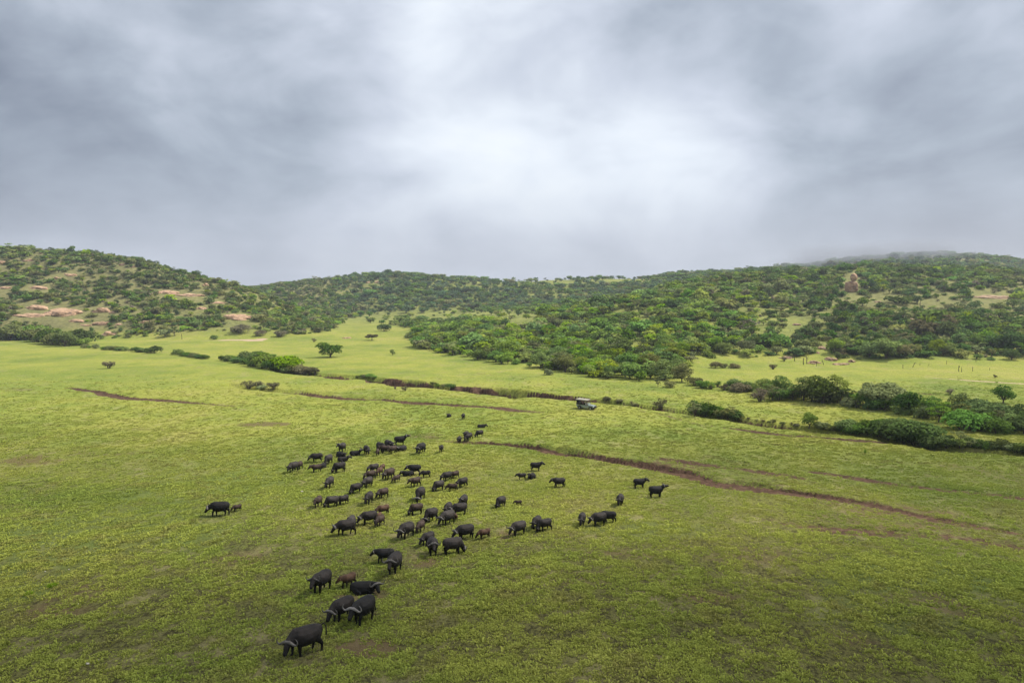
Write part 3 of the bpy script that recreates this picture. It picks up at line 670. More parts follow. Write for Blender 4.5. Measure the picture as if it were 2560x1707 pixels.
# the river belt
band([(1730,968),(1790,975),(1880,985)], 11, 8, 16, 30, ('bush','dry','bush'), ('olive','deep','brown'), 'the left start of the river belt', 'left start of the river belt')
band([(1890,1000),(2000,1004),(2086,1014),(2221,1031)], 26, 14, 26, 46, ('bush','round','open'), G_, 'the middle of the river belt', 'river belt, left half', 1.1)
band([(2221,1034),(2334,1050),(2400,1078),(2560,1094),(2620,1098)], 30, 26, 28, 54, ('bush','round','open'), ('dark','deep','olive','green'), 'the thick right river belt', 'river belt, right half', 1.15)
band([(2420,1040),(2560,1072)], 10, 10, 34, 56, ('bush','round'), ('dark','deep'), 'the back row of the river belt', 'river belt, back row', 1.15)

# ------------------------------------------------------------------ wooded hills
def forest_edge(px):                 # photo row below which no hill woodland grows
    return np.interp(px, [-600, 0, 180, 260, 420, 520, 640, 760, 830, 860, 1000, 1040, 1100, 1200, 1300, 1400, 1500, 1600, 1690, 1712, 1740, 1850, 2000, 2150, 2350, 2560, 3200],
                     [845, 845, 862, 846, 842, 826, 832, 836, 826, 800, 815, 866, 884, 902, 916, 932, 946, 955, 955, 935, 902, 893, 898, 903, 898, 903, 905])
def blob(px, py, cx, cy, rx, ry): return np.exp(-(((px-cx)/rx)**2+((py-cy)/ry)**2))
def wood_density(px, py, X, Y):
    n = .5+fbm(X, Y, 38, 91, 3)*1.6; n2 = .5+fbm(X, Y, 14, 95, 2)
    d = np.where(px < 840, 1.35, np.where(px < 1750, .95, .80)).astype(float)
    d = np.where((px < 840) & (py > 820), 1.0, d)
    d += .5*blob(px, py, 760, 790, 110, 40) - .5*blob(px, py, 330, 760, 120, 28) - .45*blob(px, py, 130, 770, 120, 25) - .4*blob(px, py, 250, 820, 130, 18)- .4*blob(px, py, 480, 740, 90, 20)+.3*blob(px,py,100,640,200,25)
    # clearings in the middle distance
    d -= 1.6*blob(px, py, 1080, 790, 170, 14) + 1.5*blob(px, py, 1290, 800, 70, 20) + 1.0*blob(px, py, 940, 800, 90, 10) + .6*blob(px, py, 1250, 826, 50, 10)
    d -= 1.1*blob(px, py, 1330, 706, 170, 12) + .9*blob(px, py, 1560, 700, 100, 12) + .5*blob(px, py, 1380, 740, 120, 14) + .35*blob(px, py, 760, 735, 90, 25)
    # right hill
    d += .9*blob(px, py, 2230, 695, 160, 24) + .7*blob(px, py, 1880, 720, 150, 60) + .7*blob(px, py, 2300, 830, 160, 34) + .7*blob(px, py, 2480, 820, 120, 40) + .9*blob(px, py, 2220, 880, 40, 20) + .5*blob(px, py, 2500, 690, 120, 16)
    d += .6*blob(px, py, 1720, 850, 70, 60)
    d -= 1.1*0.5*blob(px, py, 2270, 740, 160, 26) + .42*blob(px, py, 2420, 768, 170, 24) + .4*blob(px, py, 2000, 830, 90, 40) - .35*blob(px, py, 2150, 885, 420, 16) + .3*blob(px, py, 1990, 800, 90, 40)
    return np.clip(d*(.55+.75*n), .05, 1.6)*(.7+.5*n2)*.72
def build_woods():
    out_ = []
    for (Ya, Yb, den) in ((170, 330, .12), (330, 640, .105), (640, 1000, .07)):
        w = 1.02*Yb; n = int(den*(Yb-Ya)*2*w); Y = rng.uniform(Ya, Yb, n); X = rng.uniform(-w, w, n); k = np.abs(X) < .98*Y; out_.append(np.stack([X[k], Y[k]], -1))
    P = np.concatenate(out_); X, Y = P[:, 0], P[:, 1]; Z, hm, soil, bare, lush, pat = terrain(X, Y, True); px, py = project(X, Y, Z)
    k = (py < forest_edge(px)) & (rng.uniform(0, 1, len(X)) < wood_density(px, py, X, Y))
    k &= (hm > .25) | ((px > 1730) & (py < forest_edge(px)-rng.uniform(0, 9, len(X)))) | ((px > 1030) & (px < 1735)) | ((px > 840) & (px < 1100) & (Y > 470)) | ((px < 840) & (Y > 345))
    for (rx, ry, rw, rh) in ROCKPX: k &= ~((np.abs(px-rx) < rw*.55) & (np.abs(py-ry-rh*.45) < rh*.8+3))
    X, Y, Z, px, py = X[k], Y[k], Z[k], px[k], py[k]; n = len(X)
    u = rng.uniform(0, 1, n); left = px < 840; right = px > 1760
    kd = np.where(u < .56, 0, np.where(u < .60, 1, np.where(u < .72, 2, 3)))          # round flat open bush
    kd = np.where((left | right) & (u > .40) & (u < .62), 3, kd); kd = np.where((left | right) & (u > .92), 4, kd)
    kd = np.where(~left & ~right & (u > .80), 0, kd)
    h = np.where(kd == 0, rng.lognormal(1.32, .30, n), np.where(kd == 1, rng.lognormal(1.45, .22, n), np.where(kd == 2, rng.lognormal(1.35, .22, n), rng.lognormal(.72, .38, n))))
    h *= np.where(left, .82, 1.0)*np.where((Y > 640), 1.12, 1)
    wd = rng.uniform(1.0, 1.45, n)
    # visibility against the terrain, for choosing which ones show largest
    size = h/Y; infr = (px > -20) & (px < 2580)
    order = np.argsort(-size*infr)
    kinds = ['round', 'flat', 'open', 'bush', 'dry']; vis = []
    for i in order[:520]:
        if len(vis) >= 210: break
        top = Z[i]+h[i]; ts = np.linspace(.5, .985, 60); zz_ = terrain(X[i]*ts, Y[i]*ts); ray = CAMZ+(top-CAMZ)*ts
        if np.all(ray > zz_): vis.append(i)
    vis = set(int(i) for i in vis)
    def tone_of(i):
        r_ = rng.uniform()
        if px[i] < 840: return ('green', 'olive', 'dark', 'deep', 'brown', 'olive')[int(r_*6)]
        if px[i] > 1900: return ('bright', 'olive', 'deep', 'dark', 'yellow' if r_ > .93 else 'brown', 'dark', 'green')[int(r_*7)]
        return ('green', 'bright', 'deep', 'green', 'olive', 'bright', 'green')[int(r_*7)]
    zone = lambda p, q: ('at the left hill foot' if q > 790 else 'on the rocky left hill') if p < 840 else (('at the central forest edge' if q > 870 else 'in the dense central forest') if p < 1740 else ('at the right hill foot' if q > 850 else 'on the right hill slope'))
    desc = dict(round='round', flat='flat', open='airy', bush='low', dry='dry')
    tdesc = dict(green='green', bright='bright', deep='deep green', dark='dark', olive='olive', brown='brownish', yellow='yellow-green')
    cnt = {}
    for i in sorted(vis, key=lambda q: px[q]):
        k_ = kinds[kd[i]]; tn = tone_of(i); zn = zone(px[i], py[i]); ty = '%s %s %s' % (tdesc[tn], desc[k_], 'bush' if k_ in ('bush', 'dry') else 'tree')
        c_ = cnt.get((ty, zn), 0); cnt[ty, zn] = c_+1
        plant(float(X[i]), float(Y[i]), float(Z[i])-.1, float(h[i]), k_, tn, '%s, %s from the left %s' % (ty, ordw(c_), zn), ('bushes ' if k_ in ('bush', 'dry') else 'trees ')+zn, float(wd[i]), near=Y[i] < 260)
    rest = np.array([i for i in range(n) if i not in vis])
    # variants: 5 kinds x tones
    VT = []; tix = {}
    for ki, k_ in enumerate(kinds):
        for tn in (('green','deep','olive','bright','dark','blue') if ki < 4 else ('brown','dry')):
            tix.setdefault(ki, []).append(len(VT)); VT.append(plant_joined('woodland_tree_%03d' % len(VT), k_, 300+len(VT), *((300, .36) if ki == 0 else (280, .38) if ki == 1 else (190, .30) if ki == 2 else (220, .29) if ki == 3 else (110, .2)), TONE[tn]))
    r_ = rng.uniform(0, 1, n); nz = .5+fbm(X, Y, 60, 123, 3)*1.4
    vid = np.zeros(n, int)
    for i in rest:
        T = tix[int(kd[i])]
        if kd[i] == 4: vid[i] = T[int(r_[i]*2)]; continue
        # order in T: green deep olive bright dark blue
        if px[i] < 840: tab = (0, 2, 2, 1, 4, 3, 2)
        elif 1150 < px[i] < 1800 and py[i] > 810: tab = (3, 0, 3, 1, 3, 2, 3)
        elif Y[i] > 600: tab = (5, 1, 5, 0, 5, 2, 1)
        elif px[i] > 1900: tab = (0, 3, 4, 2, 1, 4, 3)
        else: tab = (0, 3, 0, 1, 3, 2, 0)
        vid[i] = T[tab[int(np.clip(.6*r_[i]+.4*nz[i], 0, .999)*7)]]
    s = h/np.array([KH[k] for k in kinds])[kd]; sc3 = np.stack([s*wd, s*wd, s], -1)
    rot = np.stack([np.zeros(n), np.zeros(n), rng.uniform(0, 6.28, n)], -1)
    o = scatter('woodland', np.stack([X, Y, Z-.1], -1)[rest], rot[rest], sc3[rest], vid[rest], VT)
    tag(o, 'far woodland of countless small green trees covering the hillsides', 'woodland', kind='stuff')
    print('wood', n, 'single', len(vis))
# ------------------------------------------------------------------ granite
GRN, t = new_mat('granite'); o_ = N('ShaderNodeOutputMaterial', t); b_ = N('ShaderNodeBsdfPrincipled', t); L(b_.outputs[0], o_.inputs[0], t)
g_ = N('ShaderNodeNewGeometry', t); nz = noise(t, g_.outputs['Position'], .35, 5, .62, (1, 1, 2)); nz2 = noise(t, g_.outputs['Position'], 1.6, 5, .65)
oi_ = N('ShaderNodeObjectInfo', t)
cc = ramp(t, M('ADD', M('MULTIPLY', nz, .65, tree=t), M('MULTIPLY', nz2, .35, tree=t), tree=t), [(.36, (.10,.075,.055)), (.45, (.33,.20,.12)), (.56, (.50,.32,.19)), (.70, (.58,.46,.33))])
mxr = N('ShaderNodeMix', t, data_type='RGBA', blend_type='MULTIPLY'); mxr.inputs[0].default_value = 1; L(cc, mxr.inputs[6], t); L(oi_.outputs['Color'], mxr.inputs[7], t)
L(mxr.outputs[2], b_.inputs['Base Color'], t); b_.inputs['Roughness'].default_value = .9
bp = N('ShaderNodeBump', t); bp.inputs['Distance'].default_value = .5; bp.inputs['Strength'].default_value = .8; L(nz2, bp.inputs['Height'], t); L(bp.outputs[0], b_.inputs['Normal'], t)
def rock_mesh(seed, rough=.25, blocky=0.0):
    bm = bmesh.new(); bmesh.ops.create_icosphere(bm, subdivisions=4, radius=1); r_ = np.random.default_rng(seed); off = r_.uniform(0, 50, 3)
    for v in bm.verts:
        p = v.co.copy(); a = np.array([p.x, p.y, p.z])
        n1_ = float(vnoise(a[0]*1+off[0]+a[2]*.7, a[1]+off[1]-a[2]*.5, .55, seed))-.5; n2_ = float(vnoise(a[0]+off[2]+a[2], a[1]-a[2], .22, seed+3))-.5
        # cracks / ledges
        led = round((a[2]*.8+a[0]*.5+n1_*.4)*3)/3-(a[2]*.8+a[0]*.5+n1_*.4)
        s = 1+rough*1.6*n1_+rough*.5*n2_+rough*.5*led
        if blocky: m_ = max(abs(p.x), abs(p.y), abs(p.z)); s *= (1-blocky)+blocky*(1/m_ if m_ > 0 else 1)*.8
        v.co = p*s
    me = bpy.data.meshes.new('rock'); bm.to_mesh(me); bm.free()
    for f in me.polygons: f.use_smooth = True
    me.materials.append(GRN); return me
def rock_cluster(seed, n=7):
    r_ = np.random.default_rng(900+seed); bm = bmesh.new()
    for i in range(n):
        b2 = bmesh.new(); bmesh.ops.create_icosphere(b2, subdivisions=3, radius=1); off = r_.uniform(0, 50, 3); k = r_.uniform(.30, .62) if i else .66
        cx = r_.uniform(-.72, .72) if i else r_.normal(0, .1); cy = r_.uniform(-.6, .6) if i else 0; cz = r_.uniform(-.15, .35)*(1-abs(cx)*.6); sx, sy, sz_ = k*r_.uniform(.8, 1.5), k*r_.uniform(.8, 1.3), k*r_.uniform(.8, 1.3); rz = r_.uniform(0, 3)
        for v in b2.verts:
            p = v.co; a = np.array([p.x, p.y, p.z]); m_ = max(abs(p.x), abs(p.y), abs(p.z))
            n1_ = float(vnoise(a[0]+off[0]+a[2]*.7, a[1]+off[1]-a[2]*.5, .7, seed+i))-.5; n2_ = float(vnoise(a[0]+off[2]+a[2], a[1]-a[2], .25, seed+3))-.5
            q = p*(.72+.28*.75/m_)*(1+.45*n1_+.16*n2_); x_, y_ = q.x*sx, q.y*sy; v.co = (cx+x_*math.cos(rz)-y_*math.sin(rz), cy+x_*math.sin(rz)+y_*math.cos(rz), cz+q.z*sz_)
        me = bpy.data.meshes.new('t'); b2.to_mesh(me); b2.free(); bm.from_mesh(me); bpy.data.meshes.remove(me)
    me = bpy.data.meshes.new('rock'); bm.to_mesh(me); bm.free(); me.materials.append(GRN); return me
RM = [rock_cluster(i, 5+i % 4) for i in range(8)]
ROCKS = [(92,776,62,16,'cracked pale granite slab on the left hill, left of the big rounded one'), (163,796,94,36,'largest rounded orange granite outcrop low on the left hill'), (82,793,76,13,'long low granite ledge in front of the big outcrop on the left hill'),
 (253,785,36,19,'pale pointed granite dome right of the big outcrop'), (281,785,15,9,'small granite knob just right of the pale pointed dome'), (253,815,38,15,'flat granite slab below the pale pointed dome'), (213,817,26,9,'narrow granite slab left of the flat slab'),
 (269,843,30,17,'rounded pink granite boulder at the very foot of the left hill'), (365,809,34,8,'thin granite sheet lying in the grass of the left hill'), (424,737,52,15,'orange granite face in the middle of the left hill'), (476,744,62,15,'long orange granite face on the right shoulder of the left hill'),
 (503,776,26,10,'small pale granite face under the long orange one'), (545,761,38,8,'thin granite streak high on the right shoulder of the left hill'), (598,803,64,24,'broad pink rock face near the right end of the left hill'),
 (174,694,28,15,'orange rock patch halfway up the left hill'), (141,701,18,10,'small rock beside the patch halfway up the left hill'), (95,725,52,12,'long pale rock shelf on the upper left hill'), (14,724,32,11,'pale rock shelf at the left picture edge'),
 (76,656,26,13,'pale rock just under the top of the left hill'), (5,664,18,14,'rock by the left picture edge near the hilltop'), (19,832,30,17,'grey granite boulder among the bushes at the far left foot'), (307,666,15,10,'grey boulder near the crest of the left hill'),
 (333,671,9,9,'little boulder next to the crest boulder of the left hill'), (514,717,16,10,'orange stone patch under the right skyline of the left hill'), (190,806,42,9,'low rock ledge under the big orange outcrop'), (298,814,17,8,'small rock right of the flat slab'),
 (2485,750,96,17,'wide orange rock sheet near the right picture edge'), (2276,806,27,11,'grey rock in the middle of the right hill'), (2172,850,32,9,'pale grey rock streak low on the right hill'), (2054,876,20,14,'pale pointed boulder at the right hill foot'),
 (2041,886,14,9,'small boulder below the pale pointed one'), (2033,912,32,11,'orange boulder at the edge of the yellow meadow'), (2075,904,28,13,'rounded boulder behind the orange one by the yellow meadow'), (2104,914,42,9,'long flat rock at the edge of the yellow meadow'),
 (1968,899,26,12,'brownish boulder at the left end of the rocks by the yellow meadow'), (2128,908,16,9,'small rock at the right end of the rocks by the yellow meadow'), (942,709,13,8,'pale cliff patch high on the central hill'), (921,709,9,7,'smaller cliff patch left of the pale one on the central hill'),
 (865,849,20,10,'pale sandy rock at the back of the valley meadow'), (1229,846,9,9,'small pink rock in the forest clearing'), (1990,815,22,7,'grey rock streak on the dark slope of the right hill'), (2195,757,16,6,'small pale rock in the clearing of the right hill')]
ROCKPX = [(r[0], r[1]-r[3]*.4, r[2], r[3]) for r in ROCKS]+[(2129, 700, 34, 44)]
def build_rocks():
    for i, (x, y, w, h, lb) in enumerate(ROCKS):
        X, Y, Z = ground_at(x, y-h*.35, 150); k = Y/FPX
        e_ = 3.0; nx = (gz(X-e_, Y)-gz(X+e_, Y))/(2*e_); ny = (gz(X, Y-e_)-gz(X, Y+e_))/(2*e_); nrm = Vector((nx, ny, 1)).normalized()
        cw = 1.0 if x < 700 else .9
        o = link('granite_outcrop' if w > 20 else 'boulder', RM[i % 8]); slope = math.atan2(-ny, 1)+.06
        rx = w*.56*k; rz = h*.50*k; ry = min(max((h*.5*k-rz*.5)/max(math.sin(abs(slope)), .2), rx*.35), rx*1.3)
        o.scale = (rx, ry, rz+.25); q = nrm.to_track_quat('Z', 'Y')
        o.matrix_world = Matrix.Translation((X, Y, Z-rz*.1)) @ Matrix.Rotation(0, 4, 'Z') @ Vector((0, 0, 1)).rotation_difference(nrm).to_matrix().to_4x4() @ Matrix.Diagonal((rx, ry, rz+.25, 1))
        o.color = (1, 1, 1, 1) if x < 700 else (.8, .82, .8, 1)
        tag(o, lb, 'rock')
    # the balanced boulder on its pillar
    X, Y, Z = ground_at(2128, 728, 200); k = Y/FPX
    o = link('rock_pillar', rock_mesh(40, .22, .5)); o.location = (X, Y, Z+10*k); o.scale = (15*k, 12*k, 15*k); o.color = (.85, .82, .8, 1); tag(o, 'broken granite pillar carrying the balanced boulder on the right hill', 'rock')
    o = link('balanced_boulder', rock_mesh(41, .12)); o.location = (X+5*k, Y, Z+34*k); o.scale = (8.5*k, 8.5*k, 10*k); o.color = (.95, .92, .9, 1); tag(o, 'egg-shaped boulder balanced on the granite pillar of the right hill', 'boulder')
build_rocks(); build_woods()
# ------------------------------------------------------------------ charred trunks and candelabra on the right hill
def post_mesh(seed):
    r_ = np.random.default_rng(seed); V = []; F = []; lean = Vector((r_.normal(0, .12), r_.normal(0, .12), 1)); m_ = lean*1.3; tube(V, F, (0, 0, -.3), m_, .12, .09, 6); tube(V, F, m_, lean*2.3+Vector((r_.normal(0, .2), 0, 0)), .09, .05, 6)
    for i in range(r_.integers(0, 4)): p = lean*r_.uniform(1.1, 2.0); q = p+Vector((r_.normal(0, .35), r_.normal(0, .35), r_.uniform(.3, .7))); tube(V, F, p, q, .07, .03, 4)
    return mesh_from('dead_trunk', np.array(V), np.array(F), [DEADW], smooth=True)
PM = [post_mesh(i) for i in range(5)]
PTS = [(1987,903,26),(2009,912,30),(2017,910,30),(2041,915,26),(2060,912,22),(1992,885,16),(1955,862,14),(2003,872,20),(2018,873,18),(2257,921,22),(2281,918,18),(2300,915,12),(2321,914,10),(2366,910,14),(2397,929,22),(2404,930,20),(2432,928,20),(2474,926,14),(2350,870,10),
 (2300,768,24),(2322,786,20),(2331,782,22),(2293,762,20),(2268,716,14),(2310,738,20),(2235,733,14),(2465,790,16),(1950,820,16),(1975,830,14),(2010,838,14),(2030,828,12),(2085,800,14),(2140,790,12),(2060,770,10),(2166,765,10),(1964,893,14),(2100,872,12),(2180,880,14),(2210,870,12),
 (310,795,18),(292,810,14),(220,640,14),(163,634,14),(145,634,12),(320,750,12),(355,725,12),(395,735,10),(278,770,12),(340,800,12),(420,775,12),(455,848,20),(700,765,10),(1410,785,8),(2440,905,14),(2520,900,14),(2385,900,12),(2500,880,12)]
PTS.sort(); zc = {}
for i, (x, y, h) in enumerate(PTS):
    X, Y, Z = ground_at(x, y, 150); o = link('dead_trunk', PM[i % 5]); s = h*Y/FPX/2.6*rng.uniform(.55, .9); o.location = (X, Y, Z-.1); o.scale = (s, s, s); o.rotation_euler = (0, 0, rng.uniform(0, 6.28))
    zn = 'on the rocky left hill' if x < 800 else ('at the edge of the yellow meadow' if y > 895 else ('in the clearing of the right hill' if y < 800 else 'on the burnt lower right hill'))
    zc[zn] = zc.get(zn, -1)+1; tag(o, 'dark bare trunk, %s from the left %s' % (ordw(zc[zn]), zn), 'dead trunk', 'bare trunks standing '+zn)

# ------------------------------------------------------------------ stones and tussocks near the camera
STN = pmat_simple = flat_mat('pale_stone', (.30,.27,.22), (.55,.51,.44), 4)
for i, (x, y, w, lb) in enumerate([(219,1661,9,'pale stone in the grass near the bottom left corner'), (113,1430,4,'small white stone at the left, above the tussock'), (172,1425,4,'small white stone right of the other at the left'), (195,1511,4,'white pebble on a bare patch at the lower left'),
    (246,1652,4,'white pebble beside the bottom left stone'), (2388,1627,5,'pale pebble in the lower right meadow'), (755,1230,7,'whitish stone left of the herd middle')]):
    X, Y, Z = ground_at(x, y); k = Y/FPX; bm = bmesh.new(); bmesh.ops.create_icosphere(bm, subdivisions=2, radius=1)
    for v in bm.verts: v.co *= 1+.5*(float(vnoise(v.co.x*2+i*5+9, v.co.y*2+v.co.z+9, .8, i))-.5)
    me = bpy.data.meshes.new('stone'); bm.to_mesh(me); bm.free(); me.materials.append(STN); o = link('stone', me); o.location = (X, Y, Z+.05); o.scale = (w*k*.5, w*k*.4, w*k*.32); tag(o, lb, 'stone')
TUSM = leaf_mat('tussock_blades', .35, (.14, .26, .03))
for i, (x, y, w, lb) in enumerate([(71,1487,20,'bright green grass tussock at the lower left'), (131,1466,22,'bright green grass tussock behind the other at the lower left'), (2163,1133,14,'thin green sapling alone in the right meadow'), (1103,1130,1,'')][:3]):
    X, Y, Z = ground_at(x, y); k = Y/FPX; src = tuft('tussock', 90, .42, .42, .035, 700+i); me = src.data; bpy.data.objects.remove(src); me.materials.clear(); me.materials.append(TUSM)
    o = link('grass_tussock' if i < 2 else 'sapling', me); o.location = (X, Y, Z); q = w*k/.9; o.scale = (q, q, q*1.2) if i < 2 else (q*.4, q*.4, q*2.4); o.color = (.14,.26,.03,1); tag(o, lb, 'plant')
# ------------------------------------------------------------------ African buffalo
def hide_mat(name, c1, c2, c3):
    m, t = new_mat(name); o_ = N('ShaderNodeOutputMaterial', t); b = N('ShaderNodeBsdfPrincipled', t); L(b.outputs[0], o_.inputs[0], t)
    tc_ = N('ShaderNodeTexCoord', t); nz = noise(t, tc_.outputs['Object'], 2.6, 4, .6); sp = N('ShaderNodeSeparateXYZ', t); L(tc_.outputs['Object'], sp.inputs[0], t)
    body = ramp(t, nz, [(.35, c1), (.62, c2)])
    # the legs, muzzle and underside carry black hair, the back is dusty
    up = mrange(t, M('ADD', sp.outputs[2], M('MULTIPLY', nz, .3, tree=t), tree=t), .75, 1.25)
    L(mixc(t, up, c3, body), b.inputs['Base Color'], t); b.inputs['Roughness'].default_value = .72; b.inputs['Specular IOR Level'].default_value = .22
    bp = N('ShaderNodeBump', t); bp.inputs['Strength'].default_value = .3; bp.inputs['Distance'].default_value = .04; L(noise(t, tc_.outputs['Object'], 14, 3, .6), bp.inputs['Height'], t); L(bp.outputs[0], b.inputs['Normal'], t)
    return m
HIDE = dict(black=hide_mat('black_hide', (.007,.007,.007), (.015,.013,.012), (.005,.0045,.004)), grey=hide_mat('dusty_grey_hide', (.024,.020,.018), (.046,.038,.033), (.009,.008,.007)),
            dark=hide_mat('charcoal_hide', (.013,.011,.010), (.030,.024,.021), (.006,.005,.005)), brown=hide_mat('brown_hide', (.028,.018,.013), (.056,.036,.026), (.010,.008,.006)),
            red=hide_mat('red_brown_hide', (.048,.026,.015), (.090,.048,.027), (.018,.012,.008)))
HORN = flat_mat('horn', (.06,.055,.05), (.17,.155,.14), 5, .55)
PALEHORN = flat_mat('pale_horn', (.13,.12,.11), (.27,.25,.235), 5, .5)
TUFTM = flat_mat('tail_hair', (.008,.007,.006), (.02,.017,.015), 8)
def _ico(sub):
    bm = bmesh.new(); bmesh.ops.create_icosphere(bm, subdivisions=sub, radius=1); v = np.array([x.co[:] for x in bm.verts]); f = np.array([[q.index for q in x.verts] for x in bm.faces]); bm.free(); return v, f
ICV, ICF = _ico(2)
_BC = {}
def body_mesh(kind, lying, pit, yaw, gait):
    """one continuous animal surface: overlapping tapered lobes fused by a voxel remesh. pit 0..1 = head low..high"""
    key = (kind, lying, pit, yaw, gait)
    if key in _BC: return _BC[key]
    Vs = []; Fs = []; cnt = [0]; HD = [False]
    SX = .69
    def ell(c, r, tr=True):
        if tr and not HD[0]: c = (c[0]*SX, c[1], c[2])
        r = (r, r, r) if not hasattr(r, '__len__') else r
        Vs.append(ICV*np.array(r)+np.array(c)); Fs.append(ICF+cnt[0]); cnt[0] += len(ICV)
    def chain(pts):
        for (a, ra), (b, rb) in zip(pts[:-1], pts[1:]):
            ra = np.array(ra if hasattr(ra, '__len__') else (ra,)*3, float); rb = np.array(rb if hasattr(rb, '__len__') else (rb,)*3, float)
            a = np.array(a, float); b = np.array(b, float); n = max(2, int(np.linalg.norm(b-a)/(.38*min(ra.min(), rb.min())))+1)
            for i in range(n+1): t_ = i/n; ell(a+(b-a)*t_, ra+(rb-ra)*t_)
    calf = kind == 'calf'; young = kind in ('young', 'calf'); bull = kind == 'bull'
    dz = -.60 if lying else 0.0; fat = .80 if calf else (.9 if young else (1.08 if bull else 1.0)); bz = .10 if calf else 0
    # trunk: narrow-ish rump, deep barrel, high shoulders
    chain([((-.92, 0, 1.10+dz+bz*.3), (.30, .30*fat, .33)), ((-.70, 0, 1.08+dz), (.34, .38*fat, .39)), ((-.30, 0, .99+dz), (.40, .47*fat, .45*fat)), ((.18, 0, .97+dz), (.42, .47*fat, .47*fat)), ((.58, 0, 1.05+dz), (.34, .38*fat, .44)), ((.84, 0, 1.06+dz), (.24, .29*fat, .34))])
    ell((.48, 0, 1.30+dz), (.42, .17, .20 if bull else .14)); ell((-.86, 0, 1.30+dz), (.22, .17, .14))
    # neck and head
    base = np.array([(.55), 0, 1.14+dz]); hz = {0: .52, 1: .92, 2: 1.18, 3: 1.34, 4: 1.46}[pit]; hx = {0: 1.02, 1: 1.10, 2: 1.10, 3: 1.04, 4: 1.02}[pit]
    if lying: hz = hz+dz+.12 if pit > 0 else .42
    ya = math.radians(yaw); L_ = hx-.66
    neck = base+np.array([L_*math.cos(ya*.55), L_*math.sin(ya*.55), hz-base[2]])
    if calf: neck = base+(neck-base)*.85
    HD[0] = True; chain([((.48, 0, 1.10+dz), (.25, .28*fat, .36)), (tuple(base), (.25, .25*fat, .34)), (tuple(neck), (.20, .185, .235))])
    hp = {0: -72, 1: -50, 2: -40, 3: -24, 4: 6}[pit]; hp = math.radians(hp)
    f = np.array([math.cos(hp)*math.cos(ya), math.cos(hp)*math.sin(ya), math.sin(hp)]); s = np.array([-math.sin(ya), math.cos(ya), 0]); n = np.cross(f, s); n = n if n[2] > 0 else -n
    hs = 1.12 if calf else 1.0
    P = lambda a, b, c: neck+(f*a+s*b+n*c)*hs
    chain([(tuple(P(.0, 0, .0)), .19), (tuple(P(.18, 0, -.01)), .165), (tuple(P(.38, 0, -.03)), .13), (tuple(P(.47, 0, -.035)), .122)])
    ell(P(.50, 0, -.035), .11)
    for sg in (-1, 1):   # drooping ears under the horns
        chain([(tuple(P(.03, sg*.17, .02)), .045), (tuple(P(.02, sg*.27, -.03)), .062), (tuple(P(.0, sg*.38, -.10)), .045), (tuple(P(0, sg*.43, -.14)), .03)])
    HD[0] = False
    if lying:
        for sg in (-1, 1):
            chain([((.55, sg*.24, .30), .19), ((.86, sg*.24, .14), .11), ((1.08, sg*.22, .08), .075), ((.84, sg*.16, .05), .06)])
            chain([((-.62, sg*.30, .38), (.30, .20, .27)), ((-.28, sg*.44, .20), .15), ((-.62, sg*.47, .09), .085), ((-.34, sg*.50, .06), .06)])
        chain([((-1.18, 0, .66), .04), ((-1.32, .10, .30), .035), ((-1.30, .2, .10), .05)])
    else:
        lw = .85 if young else 1.0; G = {0: (0, 0, 0, 0), 1: (.30, -.16, .20, -.28), 2: (-.14, .26, -.26, .18), 3: (.10, -.06, -.10, .10)}[gait]
        for sg, sw in ((1, G[0]), (-1, G[1])):
            k = max(sw, 0)
            chain([((.60, sg*.21*fat, 1.0), (.21, .17, .26)), ((.60+sw*.30, sg*.21*fat, .74), (.13*lw, .11*lw, .15)), ((.62+sw*.75, sg*.19*fat, .46+.04*k), .092*lw), ((.60+sw*.92-k*.10, sg*.19*fat, .15), .062*lw), ((.62+sw, sg*.19*fat, .05), (.088*lw, .075*lw, .055))])
        for sg, sw in ((1, G[2]), (-1, G[3])):
            chain([((-.78, sg*.20*fat, 1.02), (.26, .18, .32)), ((-.70+sw*.25, sg*.24*fat, .78), (.19*lw, .14*lw, .18)), ((-.98+sw*.70, sg*.21*fat, .50), .088*lw), ((-.93+sw*.95, sg*.20*fat, .16), .060*lw), ((-.90+sw, sg*.20*fat, .05), (.086*lw, .075*lw, .055))])
        if bull: ell((-.25, 0, .60), (.14, .07, .09))
        sw_ = {0: 0, 1: .18, 2: -.12, 3: .05}[gait]
        if gait == 2: chain([((-1.18, 0, 1.28), .045), ((-1.40, .05, 1.40), .036), ((-1.56, .10, 1.22), .034), ((-1.58, .12, .95), .045), ((-1.56, .13, .80), .055)])
        else: chain([((-1.18, 0, 1.24), .05), ((-1.27, sw_*.5, .95), .036), ((-1.28, sw_, .66), .034), ((-1.27, sw_*1.1, .46), .055)])
    me0 = mesh_from('b', np.concatenate(Vs), np.concatenate(Fs)); ob = bpy.data.objects.new('tmp', me0); COL.objects.link(ob)
    rm = ob.modifiers.new('r', 'REMESH'); rm.mode = 'VOXEL'; rm.voxel_size = .030; rm.use_smooth_shade = True
    sm = ob.modifiers.new('s', 'SMOOTH'); sm.factor = .5; sm.iterations = 4
    dg = bpy.context.evaluated_depsgraph_get(); me = bpy.data.meshes.new_from_object(ob.evaluated_get(dg)); me.name = 'buffalo_body'
    bpy.data.objects.remove(ob); bpy.data.meshes.remove(me0)
    # horns
    V = []; F = []
